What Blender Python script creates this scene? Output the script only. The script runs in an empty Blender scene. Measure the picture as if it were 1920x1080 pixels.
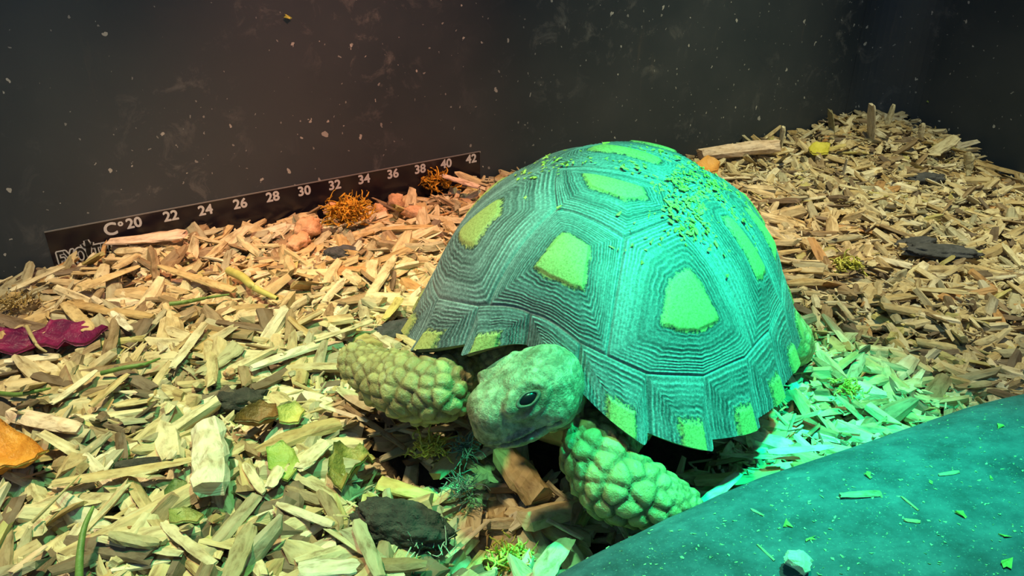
import bpy, bmesh, math, random
import numpy as np
from mathutils import Vector, Matrix, noise
from mathutils.bvhtree import BVHTree
from mathutils.kdtree import KDTree

# ------------------------------------------------------------------ scale, camera, light
K = 0.014                       # the scene is laid out in units of 14 mm; scaled to metres at the end
F, PITCH, CAMH = 1500.0, math.radians(27.8), 9.5
CP, SP = math.cos(PITCH), math.sin(PITCH)
C = bpy.context.scene.collection
sc = bpy.context.scene
LIGHTS = []

cam = bpy.data.objects.new('camera', bpy.data.cameras.new('camera'))
C.objects.link(cam)
cam.location = (0, 0, CAMH)
cam.rotation_euler = (math.pi / 2 - PITCH, 0, 0)
cam.data.sensor_width = 36.0
cam.data.lens = 36.0 * F / 1920.0
cam.data.clip_start = 0.005
cam.data.clip_end = 20
sc.camera = cam

w = bpy.data.worlds.new('world'); sc.world = w; w.use_nodes = True
w.node_tree.nodes['Background'].inputs[0].default_value = (0.18, 0.40, 0.70, 1)
w.node_tree.nodes['Background'].inputs[1].default_value = 0.36


def lamp(name, kind, loc, target, color, energy, **kw):
    d = bpy.data.lights.new(name, kind)
    d.color = color; d.energy = energy
    for k, v in kw.items(): setattr(d, k, v)
    o = bpy.data.objects.new(name, d); C.objects.link(o)
    o.location = loc
    o.rotation_euler = (Vector(target) - Vector(loc)).to_track_quat('-Z', 'Y').to_euler()
    LIGHTS.append(o)
    return o


# energies are given for the layout units and multiplied by K^2 at the end
lamp('green_spot_lamp', 'SPOT', (7.5, 10.5, 21), (4.2, 11.3, 1.5), (0.0, 1.0, 0.50), 58000, spot_size=math.radians(36), spot_blend=1.0, shadow_soft_size=0.4)
lamp('green_fill', 'SPOT', (1.5, 8.5, 24), (-0.2, 10.4, 0), (0.22, 1.0, 0.42), 19500, spot_size=math.radians(54), spot_blend=1.0, shadow_soft_size=0.8)  # added broad green fill for the head, forelegs and front chips
lamp('warm_fill_left', 'SPOT', (-10, 13, 24), (-7.6, 13.8, 0), (1.0, 0.83, 0.48), 30000, spot_size=math.radians(56), spot_blend=0.9, shadow_soft_size=0.8)  # added warm spot for the left chips, cone kept off the shell
lamp('warm_fill_right', 'SPOT', (15, 25, 26), (12.0, 24.5, 0), (1.0, 0.98, 0.56), 31000, spot_size=math.radians(66), spot_blend=0.9, shadow_soft_size=0.8)  # added warm spot for the right-hand chips and corner mound
lamp('orange_spot', 'SPOT', (1.5, 21, 22), (-4.8, 22.8, 0), (1.0, 0.42, 0.22), 25000, spot_size=math.radians(44), spot_blend=1.0, shadow_soft_size=0.8)  # the heat lamp, aimed at the heap by the wall
lamp('orange_spot', 'SPOT', (10, 29, 20), (7.0, 24.0, 0), (1.0, 0.42, 0.20), 7000, spot_size=math.radians(34), spot_blend=1.0, shadow_soft_size=0.8)  # added orange fill warming the chips behind the shell
sc.view_settings.view_transform = 'Standard'
sc.view_settings.look = 'None'
sc.view_settings.gamma = 1
sc.view_settings.use_curve_mapping = False
sc.view_settings.exposure = 0.0
sc.cycles.use_denoising = True
sc.cycles.max_bounces = 6

rnd = random.Random(7)
rng = np.random.default_rng(7)


# ------------------------------------------------------------------ projection helpers
def ray(px, py):
    x, y = px - 960.0, 540.0 - py
    return Vector((x, F * CP + y * SP, y * CP - F * SP))


def P(px, py, Y):
    r = ray(px, py)
    return Vector((0, 0, CAMH)) + r * (Y / r.y)


def PZ(px, py, z):
    r = ray(px, py)
    return Vector((0, 0, CAMH)) + r * ((z - CAMH) / r.z)


def project(p):
    fx, fy, fz = p[0], p[1], p[2] - CAMH
    d = fy * CP - fz * SP
    u = fy * SP + fz * CP
    return 960 + F * fx / d, 540 - F * u / d, d


# ------------------------------------------------------------------ mesh helpers
def mesh_np(name, verts, faces, attrs=None, smooth=False):
    """verts (n,3); faces: list of tuples or list of int arrays (m,k)."""
    me = bpy.data.meshes.new(name)
    v = np.asarray(verts, dtype=np.float32)
    if isinstance(faces, list) and len(faces) and not isinstance(faces[0], np.ndarray):
        me.from_pydata([tuple(map(float, q)) for q in v], [], [tuple(map(int, f)) for f in faces])
    else:
        arrs = faces if isinstance(faces, list) else [faces]
        loops = np.concatenate([a.ravel() for a in arrs]).astype(np.int32)
        tot = np.concatenate([np.full(len(a), a.shape[1], np.int32) for a in arrs])
        st = np.concatenate([[0], np.cumsum(tot)[:-1]]).astype(np.int32)
        me.vertices.add(len(v)); me.vertices.foreach_set('co', v.ravel())
        me.loops.add(len(loops)); me.loops.foreach_set('vertex_index', loops)
        me.polygons.add(len(tot)); me.polygons.foreach_set('loop_start', st); me.polygons.foreach_set('loop_total', tot)
        me.update(calc_edges=True)
        me.validate()
    if attrs:
        for k, a in attrs.items():
            a = np.asarray(a, dtype=np.float32)
            if a.ndim == 1:
                at = me.attributes.new(k, 'FLOAT', 'POINT'); at.data.foreach_set('value', a)
            else:
                at = me.attributes.new(k, 'FLOAT_VECTOR', 'POINT'); at.data.foreach_set('vector', a.ravel())
    me.polygons.foreach_set('use_smooth', np.full(len(me.polygons), smooth))
    return me


def link(name, me, mat=None, parent=None, loc=None, **props):
    o = bpy.data.objects.new(name, me); C.objects.link(o)
    if mat is not None and me is not None and not me.materials: me.materials.append(mat)
    if parent is not None: o.parent = parent
    if loc is not None: o.location = loc
    for k, v in props.items(): o[k] = v
    return o


def tag(o, label, cat, group=None, kind=None):
    o['label'] = label; o['category'] = cat
    if group: o['group'] = group
    if kind: o['kind'] = kind
    return o


def centred(me):
    """move the mesh's origin to its centre of base; returns the offset"""
    n = len(me.vertices); a = np.empty(n * 3, np.float32); me.vertices.foreach_get('co', a); a = a.reshape(-1, 3)
    c = (a.max(0) + a.min(0)) / 2; c[2] = a[:, 2].min()
    a -= c; me.vertices.foreach_set('co', a.ravel()); me.update()
    return Vector(c.tolist())


# ------------------------------------------------------------------ material helpers
def mat(name):
    m = bpy.data.materials.new(name); m.use_nodes = True
    nt = m.node_tree
    b = nt.nodes['Principled BSDF']
    return m, nt, b


def N(nt, t, **kw):
    n = nt.nodes.new(t)
    for k, v in kw.items():
        if k in n.inputs: n.inputs[k].default_value = v
        else: setattr(n, k, v)
    return n


def coords(nt, scale=(1, 1, 1)):
    tc = N(nt, 'ShaderNodeTexCoord')
    mp = N(nt, 'ShaderNodeMapping'); mp.inputs['Scale'].default_value = [s / K for s in scale]
    nt.links.new(tc.outputs['Object'], mp.inputs['Vector'])
    return mp.outputs[0]


def noise_tex(nt, vec, scale, detail=4, rough=0.6, dist=0.0):
    n = N(nt, 'ShaderNodeTexNoise'); n.inputs['Scale'].default_value = scale
    n.inputs['Detail'].default_value = detail; n.inputs['Roughness'].default_value = rough
    n.inputs['Distortion'].default_value = dist
    nt.links.new(vec, n.inputs['Vector']); return n.outputs['Fac']


def ramp(nt, fac, stops):
    r = N(nt, 'ShaderNodeValToRGB'); cr = r.color_ramp
    while len(cr.elements) > 1: cr.elements.remove(cr.elements[-1])
    cr.elements[0].position = stops[0][0]; cr.elements[0].color = (*stops[0][1], 1)
    for p, c in stops[1:]:
        e = cr.elements.new(p); e.color = (*c, 1)
    nt.links.new(fac, r.inputs[0]); return r.outputs[0]


def mix(nt, fac, a, b, mode='MIX'):
    m = N(nt, 'ShaderNodeMix', data_type='RGBA', blend_type=mode)
    for s, v in ((0, fac), (6, a), (7, b)):
        if isinstance(v, (int, float)): m.inputs[s].default_value = v
        elif isinstance(v, tuple): m.inputs[s].default_value = (*v, 1)
        else: nt.links.new(v, m.inputs[s])
    return m.outputs[2]


def mth(nt, op, a, b=0.0, clamp=False):
    m = N(nt, 'ShaderNodeMath', operation=op, use_clamp=clamp)
    for s, v in ((0, a), (1, b)):
        if isinstance(v, (int, float)): m.inputs[s].default_value = v
        else: nt.links.new(v, m.inputs[s])
    return m.outputs[0]


def bump(nt, b, h, strength, dist, prev=None):
    bp = N(nt, 'ShaderNodeBump'); bp.inputs['Strength'].default_value = strength
    bp.inputs['Distance'].default_value = dist * K
    nt.links.new(h, bp.inputs['Height'])
    if prev: nt.links.new(prev, bp.inputs['Normal'])
    nt.links.new(bp.outputs[0], b.inputs['Normal'])
    return bp.outputs[0]


def simple(name, c1, c2, rough=0.7, scale=3.0, bs=0.4, bd=0.03, detail=6):
    m, nt, b = mat(name)
    v = coords(nt)
    n = noise_tex(nt, v, scale, detail)
    nt.links.new(ramp(nt, n, [(0.3, c1), (0.7, c2)]), b.inputs['Base Color'])
    b.inputs['Roughness'].default_value = rough
    bump(nt, b, noise_tex(nt, v, scale * 4, 5), bs, bd)
    return m


def wood_material(name):
    m, nt, b = mat(name)
    at = N(nt, 'ShaderNodeAttribute', attribute_name='tint')
    gr = N(nt, 'ShaderNodeAttribute', attribute_name='grain')
    mp = N(nt, 'ShaderNodeMapping'); mp.inputs['Scale'].default_value = (2.2, 16, 16)
    nt.links.new(gr.outputs['Vector'], mp.inputs['Vector'])
    n = noise_tex(nt, mp.outputs[0], 1.0, 5, 0.65, 0.4)
    dark = ramp(nt, n, [(0.30, (0.40, 0.33, 0.26)), (0.48, (0.90, 0.88, 0.84)), (0.72, (1.14, 1.12, 1.08))])
    mp2 = N(nt, 'ShaderNodeMapping'); mp2.inputs['Scale'].default_value = (2, 4, 4)
    nt.links.new(gr.outputs['Vector'], mp2.inputs['Vector'])
    blot = ramp(nt, noise_tex(nt, mp2.outputs[0], 1.3, 3), [(0.35, (0.72, 0.6, 0.45)), (0.55, (1, 1, 1))])
    oi = N(nt, 'ShaderNodeObjectInfo')
    var = ramp(nt, oi.outputs['Random'], [(0.0, (1.0, 0.95, 0.86)), (0.25, (0.86, 0.78, 0.66)), (0.5, (1.05, 1.03, 1.0)), (0.75, (0.9, 0.9, 0.78)), (1.0, (1.12, 1.12, 1.08))])
    c = mix(nt, 1.0, at.outputs['Color'], dark, 'MULTIPLY')
    c = mix(nt, 0.55, c, blot, 'MULTIPLY')
    c = mix(nt, 0.8, c, var, 'MULTIPLY')
    nt.links.new(c, b.inputs['Base Color'])
    b.inputs['Roughness'].default_value = 0.62
    b.inputs['Specular IOR Level'].default_value = 0.35
    bump(nt, b, n, 0.7, 0.03)
    return m


WOOD = wood_material('split_wood')

# ------------------------------------------------------------------ walls
WD = Vector((0.857, 0.515, 0)).normalized()        # along the back wall
WN = Vector((WD.y, -WD.x, 0))                       # out of the wall, into the enclosure
P0 = Vector((-10.87, 21.22, 0.43))                  # where "20" stands on the strip
W0 = Vector((-10.87, 21.22, 0))
CORNER = W0 + WD * 33.4

CTRL = [(W0 + WD * t, z) for t, z in ((-9, -.6), (-3.6, -.55), (-1.6, -.3), (.6, -.1), (2.4, -.3), (4.4, -.5), (8, -.6), (11.3, -.35), (16, -.8), (21.9, -1.2), (27, -1.2), (31, -.9), (34, -.9))]
CTRL += [(CORNER - WN * -3.0 + WD * -2, -.95), (CORNER + WN * 7.5, -2.1), (CORNER + WN * 12, -2.1), (CORNER + WN * 20, -1.6)]
CTRL += [(Vector(p), z) for p, z in (((-7, 9, 0), 0.0), ((-8, 14, 0), 0.05), ((-2, 8, 0), -.05), ((-1, 13, 0), -.05), ((2, 14, 0), -.1), ((6, 14, 0), -.1),
                                       ((9, 17, 0), -.5), ((3, 20, 0), -.4), ((12, 24, 0), -1.0), ((4, 9, 0), -.3), ((-4, 18, 0), -.15), ((14, 14, 0), -.6), ((0, 5, 0), 0), ((16, 30, 0), -1.55))]
CXY = np.array([[p.x, p.y] for p, z in CTRL]); CZ = np.array([z for p, z in CTRL])


def ground(x, y):
    x = np.asarray(x, float); y = np.asarray(y, float)
    d2 = (x[..., None] - CXY[:, 0]) ** 2 + (y[..., None] - CXY[:, 1]) ** 2 + 1.0
    wt = d2 ** -1.6
    z = (wt * CZ).sum(-1) / wt.sum(-1)
    z = z + 0.10 * np.sin(x * 1.3 + 2 * np.sin(y * .7)) * np.cos(y * 1.1 + x * .3) + 0.05 * np.sin(x * 3.1 + y * 2.3)
    # ground lowered before the tortoise's chest, shaped to make the black shade there
    z = z - 0.75 * np.exp(-(((x + 0.35) / 1.3) ** 2 + ((y - 9.75) / 1.1) ** 2))
    z = z - 0.45 * np.exp(-(((x + 1.9) / 1.3) ** 2 + ((y - 11.0) / 0.8) ** 2))
    return z


def gz(x, y): return float(ground(np.array([x]), np.array([y]))[0])


def on_ground(px, py, lift=0.0):
    z = 0.0
    for _ in range(12):
        p = PZ(px, py, z + lift); z = 0.5 * z + 0.5 * gz(p.x, p.y)
    return PZ(px, py, z + lift)


def wall_material():
    m, nt, b = mat('black_smeared_panel')
    v = coords(nt)
    base = ramp(nt, noise_tex(nt, v, 0.12, 4), [(0.35, (0.032, 0.044, 0.058)), (0.65, (0.060, 0.070, 0.084))])
    sm1 = noise_tex(nt, v, 1.1, 8, 0.72, 0.6)
    sm = ramp(nt, sm1, [(0.54, (0, 0, 0)), (0.74, (1, 1, 1))])
    patch = ramp(nt, noise_tex(nt, v, 0.16, 2), [(0.45, (0, 0, 0)), (0.62, (1, 1, 1))])
    f = mix(nt, 1.0, sm, patch, 'MULTIPLY')
    c = mix(nt, mth(nt, 'MULTIPLY', f, 0.5), base, (0.34, 0.33, 0.32))
    # dried specks of two sizes
    for sc_, thr, col in ((2.4, 0.15, (0.62, 0.60, 0.56)), (0.9, 0.075, (0.55, 0.53, 0.50)), (5.0, 0.17, (0.36, 0.36, 0.35))):
        vo = N(nt, 'ShaderNodeTexVoronoi'); vo.inputs['Scale'].default_value = sc_
        mp = N(nt, 'ShaderNodeMapping'); mp.inputs['Scale'].default_value = (1, 1, 0.7)
        wob = N(nt, 'ShaderNodeTexNoise'); wob.inputs['Scale'].default_value = 5; nt.links.new(v, wob.inputs['Vector'])
        addv = N(nt, 'ShaderNodeVectorMath', operation='MULTIPLY_ADD'); addv.inputs[1].default_value = (0.25, 0.25, 0.25)
        nt.links.new(wob.outputs['Color'], addv.inputs[0]); nt.links.new(v, addv.inputs[2])
        nt.links.new(addv.outputs[0], mp.inputs[0]); nt.links.new(mp.outputs[0], vo.inputs['Vector'])
        sel = N(nt, 'ShaderNodeSeparateColor'); nt.links.new(vo.outputs['Color'], sel.inputs[0])
        keep = mth(nt, 'GREATER_THAN', sel.outputs[0], 0.45)
        size = mth(nt, 'MULTIPLY', sel.outputs[1], thr)
        spot = mth(nt, 'LESS_THAN', vo.outputs['Distance'], size)
        c = mix(nt, mth(nt, 'MULTIPLY', mth(nt, 'MULTIPLY', keep, spot), 0.75), c, col)
    # run marks
    mp = N(nt, 'ShaderNodeMapping'); mp.inputs['Scale'].default_value = (2.2, 2.2, 0.22)
    nt.links.new(v, mp.inputs[0])
    run = ramp(nt, noise_tex(nt, mp.outputs[0], 1.0, 7, 0.7), [(0.62, (0, 0, 0)), (0.75, (1, 1, 1))])
    c = mix(nt, mth(nt, 'MULTIPLY', run, 0.10), c, (0.30, 0.22, 0.16))
    nt.links.new(c, b.inputs['Base Color'])
    nt.links.new(mth(nt, 'ADD', mth(nt, 'MULTIPLY', sm1, 0.4), 0.28), b.inputs['Roughness'])
    b.inputs['Specular IOR Level'].default_value = 0.4
    bump(nt, b, noise_tex(nt, v, 8, 4), 0.08, 0.03)
    return m


WALLM = wall_material()


def slab_wall(name, a, b_, nrm, z0, z1, th=0.8):
    a, b_ = Vector(a), Vector(b_)
    vs = []
    for p in (a, b_):
        for k in (0, -th):
            for z in (z0, z1):
                q = p + nrm * k; vs.append((q.x, q.y, z))
    f = [(0, 4, 5, 1), (2, 3, 7, 6), (0, 1, 3, 2), (4, 6, 7, 5), (1, 5, 7, 3), (0, 2, 6, 4)]
    o = link(name, mesh_np(name, vs, f), WALLM)
    o['kind'] = 'structure'; return o


slab_wall('wall_back', W0 - WD * 22, CORNER + WD * 0.8, WN, -4.5, 26)
RC = 2.4
prof = []
for k in range(13):
    a = math.pi / 2 * k / 12
    prof.append(CORNER - WD * RC + WN * RC + WD * (RC * math.sin(a)) - WN * (RC * math.cos(a)))
prof = [CORNER - WD * (RC + .02) - WN * .0] + prof + [CORNER + WN * 44]
vs = []
for p in prof:
    for z in (-4.5, 26): vs.append((p.x, p.y, z))
vs += [((CORNER + WN * 44 + WD * .8).x, (CORNER + WN * 44 + WD * .8).y, z) for z in (-4.5, 26)] + [((CORNER + WD * .8 - WN * .0).x, (CORNER + WD * .8 - WN * .0).y, z) for z in (-4.5, 26)]
np_ = len(vs) // 2
f = [(2 * i, 2 * ((i + 1) % np_), 2 * ((i + 1) % np_) + 1, 2 * i + 1) for i in range(np_)]
o = link('wall_right', mesh_np('wall_right', vs, f), WALLM); o['kind'] = 'structure'

# ground under the chips
nx, ny = 150, 130
ts = np.linspace(-21, 33.2, nx); ds = np.linspace(0.02, 43, ny)
T, D = np.meshgrid(ts, ds)
GX = W0.x + WD.x * T + WN.x * D; GY = W0.y + WD.y * T + WN.y * D
GZ = ground(GX, GY) - 0.42
idx = np.arange(nx * ny).reshape(ny, nx)
gf = np.stack([idx[:-1, :-1], idx[1:, :-1], idx[1:, 1:], idx[:-1, 1:]], -1).reshape(-1, 4)
fl = link('floor', mesh_np('floor', np.stack([GX, GY, GZ], -1).reshape(-1, 3), gf, smooth=True),
          simple('damp_dark_fines', (0.02, 0.014, 0.008), (0.09, 0.06, 0.03), 0.9, 4.0, 0.9, 0.1))
fl['kind'] = 'structure'

# ------------------------------------------------------------------ tortoise frame
HEAD_A = 0.5426
TF = Vector((-math.sin(HEAD_A), -math.cos(HEAD_A), 0)); TL = Vector((-TF.y, TF.x, 0))
TC = Vector((1.8236, 13.592, 0))
TROT = math.atan2(TF.y, TF.x)


def w2l(p):
    d = Vector(p) - TC
    return Vector((d.dot(TF), d.dot(TL), d.z))


def l2w(p): return TC + TF * p[0] + TL * p[1] + Vector((0, 0, p[2]))


tort = bpy.data.objects.new('tortoise', None); C.objects.link(tort)
tort.location = TC; tort.rotation_euler = (0, 0, TROT); tort.empty_display_size = 0.02
tag(tort, 'young tortoise with ringed domed shell, head low, resting on wood chips under green light', 'tortoise')

# --- shell surface in unit disc coordinates
TT = np.array([0, .12, .25, .4, .55, .68, .80, .90, 1.0])
RR = np.array([0, .16, .335, .53, .71, .835, .925, .975, 1.03])
ZZ = np.array([1, .99, .945, .84, .675, .49, .30, .15, 0.0])
MB = [0, 17, 35, 52, 70, 88, 106, 124, 142, 160, 180]
TIN = 0.79


def smooth_interp(x, xs, ys):
    # monotone cubic (Catmull-like) through numpy
    x = np.clip(x, xs[0], xs[-1])
    m = np.gradient(ys, xs)
    i = np.clip(np.searchsorted(xs, x, side='right') - 1, 0, len(xs) - 2)
    h = xs[i + 1] - xs[i]; t = (x - xs[i]) / h
    return ((2 * t**3 - 3 * t**2 + 1) * ys[i] + (t**3 - 2 * t**2 + t) * h * m[i] + (-2 * t**3 + 3 * t**2) * ys[i + 1] + (t**3 - t**2) * h * m[i + 1])


def shell_pt(qf, ql, off=0.0):
    """disc coordinates -> local xyz (arrays)"""
    t = np.sqrt(qf**2 + ql**2); th = np.arctan2(ql, qf)
    ath = np.abs(np.degrees(th))
    a = np.where(np.cos(th) > 0, 3.698, 4.15); b = 3.4077
    n = 2.25
    R = ((np.abs(np.cos(th)) / a) ** n + (np.abs(np.sin(th)) / b) ** n) ** (-1 / n)
    mb = np.array(MB, float)
    k = np.clip(np.searchsorted(mb, ath, side='right') - 1, 0, len(mb) - 2)
    u = (ath - mb[k]) / (mb[k + 1] - mb[k])
    saw = u**1.6 * (1 - np.clip((u - .90) / .10, 0, 1) ** 2)
    wr = np.clip((t - .82) / .18, 0, 1) ** 1.5
    frontness = np.clip((110 - ath) / 110, 0.25, 1)
    R = R * (1 + 0.085 * saw * wr * frontness) * (1 - 0.1865 * np.exp(-(ath / 22.0) ** 2) * np.clip((t - .2) / .8, 0, 1) ** 1.3)
    rho = smooth_interp(t, TT, RR)
    rim = 1.5432 + 1.2201 * np.exp(-(ath / 36.82) ** 2)
    rim = rim - 0.19 * saw * wr * frontness
    # flare of the front rim
    H = 4.80
    z = rim + (H - rim) * smooth_interp(t, TT, ZZ)
    z = z + 0.12 * wr * np.exp(-(ath / 60.0) ** 2)
    x = rho * R * np.cos(th); y = rho * R * np.sin(th)
    z = z - 0.0572 * y - 0.06 * x
    return np.stack([x, y, z], -1)


def shell_with_off(qf, ql, off):
    e = 1e-3
    p = shell_pt(qf, ql)
    t = np.sqrt(qf**2 + ql**2); s = np.where(t > .99, .99 / np.maximum(t, 1e-6), 1)
    a_, b_ = qf * s, ql * s
    pa = shell_pt(a_ + e, b_) - shell_pt(a_ - e, b_); pb = shell_pt(a_, b_ + e) - shell_pt(a_, b_ - e)
    n = np.cross(pa, pb); n /= np.linalg.norm(n, axis=-1, keepdims=True) + 1e-9
    n *= np.sign(n[..., 2:3] + 1e-6)
    return p + n * np.asarray(off)[..., None]


def scute_material():
    m, nt, b = mat('ringed_scute')
    v = coords(nt)
    at = N(nt, 'ShaderNodeAttribute', attribute_name='ring')
    sep = N(nt, 'ShaderNodeSeparateXYZ'); nt.links.new(at.outputs['Vector'], sep.inputs[0])
    ring, areo, seam = sep.outputs[0], sep.outputs[1], sep.outputs[2]
    fine = noise_tex(nt, v, 22, 3, 0.7)
    mid = noise_tex(nt, v, 3.2, 5, 0.65)
    horn = mix(nt, ring, (0.030, 0.038, 0.044), (0.36, 0.42, 0.46))
    horn = mix(nt, mth(nt, 'MULTIPLY', mth(nt, 'SUBTRACT', mid, 0.35), 0.55, True), horn, (0.22, 0.27, 0.29))
    speck = ramp(nt, fine, [(0.42, (0.55, 0.55, 0.55)), (0.58, (1.15, 1.15, 1.15))])
    horn = mix(nt, 0.7, horn, speck, 'MULTIPLY')
    tan = mix(nt, ramp(nt, noise_tex(nt, v, 26, 4, 0.75), [(0.34, (0, 0, 0)), (0.56, (1, 1, 1))]), (0.28, 0.24, 0.08), (0.48, 0.43, 0.16))
    edge = mth(nt, 'ADD', areo, mth(nt, 'MULTIPLY', mth(nt, 'SUBTRACT', fine, 0.5), 0.9), True)
    c = mix(nt, ramp(nt, edge, [(0.40, (0, 0, 0)), (0.60, (1, 1, 1))]), horn, tan)
    c = mix(nt, mth(nt, 'MULTIPLY', seam, 0.35), c, (0.07, 0.08, 0.08))
    nt.links.new(c, b.inputs['Base Color'])
    b.inputs['Roughness'].default_value = 0.55
    b.inputs['Specular IOR Level'].default_value = 0.35
    bump(nt, b, fine, 0.5, 0.02)
    return m


SCUTE = scute_material()


def scute_mesh(bpts, a, mapper, seed, nring, s0, na, ns, lift, roundness=0.5, closed=True, inner=(1.0, 1.0)):
    """bpts: densely sampled boundary (k,2) in domain coordinates, a: centre of growth."""
    r = np.random.default_rng(seed)
    bpts = np.asarray(bpts, float); a = np.asarray(a, float)
    k = len(bpts)
    S = np.linspace(0, 1, ns) ** 0.9
    bs = bpts.copy()
    sm = bpts - a
    rad = np.linalg.norm(sm, axis=1)
    ker = np.hanning(max(5, k // 9) | 1); ker /= ker.sum()
    h = len(ker) // 2
    radp = np.concatenate([rad[-h:], rad, rad[:h]]) if closed else np.concatenate([[rad[0]] * h, rad, [rad[-1]] * h])
    rs = np.convolve(radp, ker, 'valid')
    dirs = sm / (rad[:, None] + 1e-9)
    V = np.zeros((ns, k, 2)); ring = np.zeros((ns, k)); seam = np.zeros((ns, k)); off = np.zeros((ns, k)); areo = np.zeros((ns, k))
    # ring phases with uneven spacing
    grid = np.linspace(0, 1, 400)
    dens = 1 + 0.45 * np.interp(grid, np.linspace(0, 1, 14), r.uniform(-1, 1, 14))
    ph = np.cumsum(dens); ph = ph / ph[-1] * nring
    ang = np.linspace(0, 2 * np.pi, k, endpoint=False)
    wob = 0.014 * np.sin(3 * ang + r.uniform(0, 6)) + 0.010 * np.sin(7 * ang + r.uniform(0, 6)) + 0.006 * np.sin(17 * ang + r.uniform(0, 6)) + 0.004 * np.sin(31 * ang + r.uniform(0, 6))
    brk = np.interp(ang, np.linspace(0, 2 * np.pi, 24), r.uniform(0.35, 1.0, 24))
    tone = np.clip(np.interp(grid, np.linspace(0, 1, 11), r.uniform(0.1, 0.7, 11)) + 0.40 * grid - 0.08, 0, 1)
    pn = r.uniform(0, 1, (7, 12)); pn = np.concatenate([pn, pn[:, :1]], 1)
    for i, s in enumerate(S):
        bl = roundness * (1 - s) ** 0.7
        V[i] = a + dirs * (s * (rad * (1 - bl) + rs * bl))[:, None] * (1 + (np.array(inner) - 1) * np.clip(1.25 * (1 - s), 0, 1))
        sw = np.clip(s + wob * np.sin(np.pi * s), 0, 1)
        u = np.clip((sw - s0) / (1 - s0), 0, 1)
        phs = np.interp(u, grid, ph)
        tri = np.abs(((phs) % 1.0) - 0.5) * 2            # 0 in groove .. 1 at crest
        crest = np.clip((tri - 0.42) / 0.42, 0, 1)
        isr = np.clip((sw - s0) / 0.03, 0, 1)
        fy = np.clip(s * 6, 0, 5.999); i0 = int(fy); row = pn[i0] * (1 - (fy - i0)) + pn[i0 + 1] * (fy - i0)
        fade = np.clip((np.interp(ang, np.linspace(0, 2 * np.pi, 13), row) - 0.40) * 2.0, 0, 0.65)
        crest = crest * (1 - fade) + 0.55 * fade; tn = np.interp(u, grid, tone) * np.clip(0.15 + u * 9, 0, 1)
        ring[i] = isr * np.clip(crest * (0.30 + 0.8 * tn) * (0.5 + 0.5 * brk) + 0.30 * tn, 0, 1)
        areo[i] = np.clip(0.5 + (s0 - sw) / (0.10 if closed else 0.26) * 0.5, 0, 1)
        seam[i] = np.clip((s - 0.985) / 0.015, 0, 1)
        off[i] = lift * (1 - s**1.7) + isr * 0.013 * (crest - 0.5) * (0.4 + 0.6 * brk) - 0.022 * np.clip((s - 0.97) / 0.03, 0, 1) + 0.03 * np.clip((s0 - s) / 0.05, 0, 1)
    Vf = V.reshape(-1, 2)
    xyz = mapper(Vf, off.reshape(-1))
    ii = np.arange(ns * k).reshape(ns, k)
    if closed:
        j2 = np.roll(ii, -1, axis=1)
        q = np.stack([ii[:-1], ii[1:], j2[1:], j2[:-1]], -1).reshape(-1, 4)
    else:
        q = np.stack([ii[:-1, :-1], ii[1:, :-1], ii[1:, 1:], ii[:-1, 1:]], -1).reshape(-1, 4)
    # make normals point outward
    A = xyz[q[:, 0]]; B = xyz[q[:, 1]]; Cc = xyz[q[:, 2]]
    nn = np.cross(B - A, Cc - A).sum(0)
    cen = xyz.mean(0)
    if np.dot(nn, cen - np.array([0, 0, 0.5])) < 0: q = q[:, ::-1]
    q0 = q[k if closed else k - 1:]
    at = np.stack([ring.ravel(), areo.ravel(), seam.ravel()], -1)
    return mesh_np('scute', xyz, [np.ascontiguousarray(q)], {'ring': at}, smooth=True)


# carapace base (dark, just under the scutes)
nt_, nth = 60, 240
tt, th = np.meshgrid(np.linspace(0, 1, nt_), np.linspace(-np.pi, np.pi, nth, endpoint=False), indexing='ij')
top = shell_with_off((tt * np.cos(th)).ravel(), (tt * np.sin(th)).ravel(), np.full(tt.size, -0.045))
rimv = top.reshape(nt_, nth, 3)[-1]
inner = rimv * np.array([0.93, 0.93, 1]) + np.array([0, 0, -0.03])
inner2 = rimv * np.array([0.86, 0.86, 1]) + np.array([0, 0, 0.22])
allv = np.concatenate([top, rimv * [.985, .985, 1] + [0, 0, -.05], inner, inner2])
ii = np.arange((nt_ + 3) * nth).reshape(nt_ + 3, nth); jj = np.roll(ii, -1, 1)
bf = np.stack([ii[:-1], ii[1:], jj[1:], jj[:-1]], -1).reshape(-1, 4)
SHELLBASE = simple('shell_rim_underside', (0.16, 0.15, 0.07), (0.34, 0.32, 0.15), 0.6, 5)
carap = link('carapace', mesh_np('carapace', allv, [bf], smooth=True), SHELLBASE, tort)

# areola positions (f, l) in local units -> disc
def plan2q(f, l):
    th = math.atan2(l, f)
    a = 3.698 if math.cos(th) > 0 else 4.15
    R = ((abs(math.cos(th)) / a) ** 2.25 + (abs(math.sin(th)) / 3.4077) ** 2.25) ** (-1 / 2.25)
    rho = math.hypot(f, l) / R
    ts_ = np.linspace(0, 1, 500); t = float(np.interp(rho, smooth_interp(ts_, TT, RR), ts_))
    return np.array([t * math.cos(th), t * math.sin(th)])


VERT = [(2.55, 0), (1.0, 0), (-.55, 0), (-1.95, 0), (-3.1, 0)]
COST = [(1.72, 2.3), (0.15, 2.62), (-1.4, 2.45), (-2.65, 1.85)]
seeds = [plan2q(*p) for p in VERT]
kinds = ['vertebral'] * 5
for f, l in COST:
    for sgn in (1, -1):
        seeds.append(plan2q(f, sgn * l)); kinds.append('costal')
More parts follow.
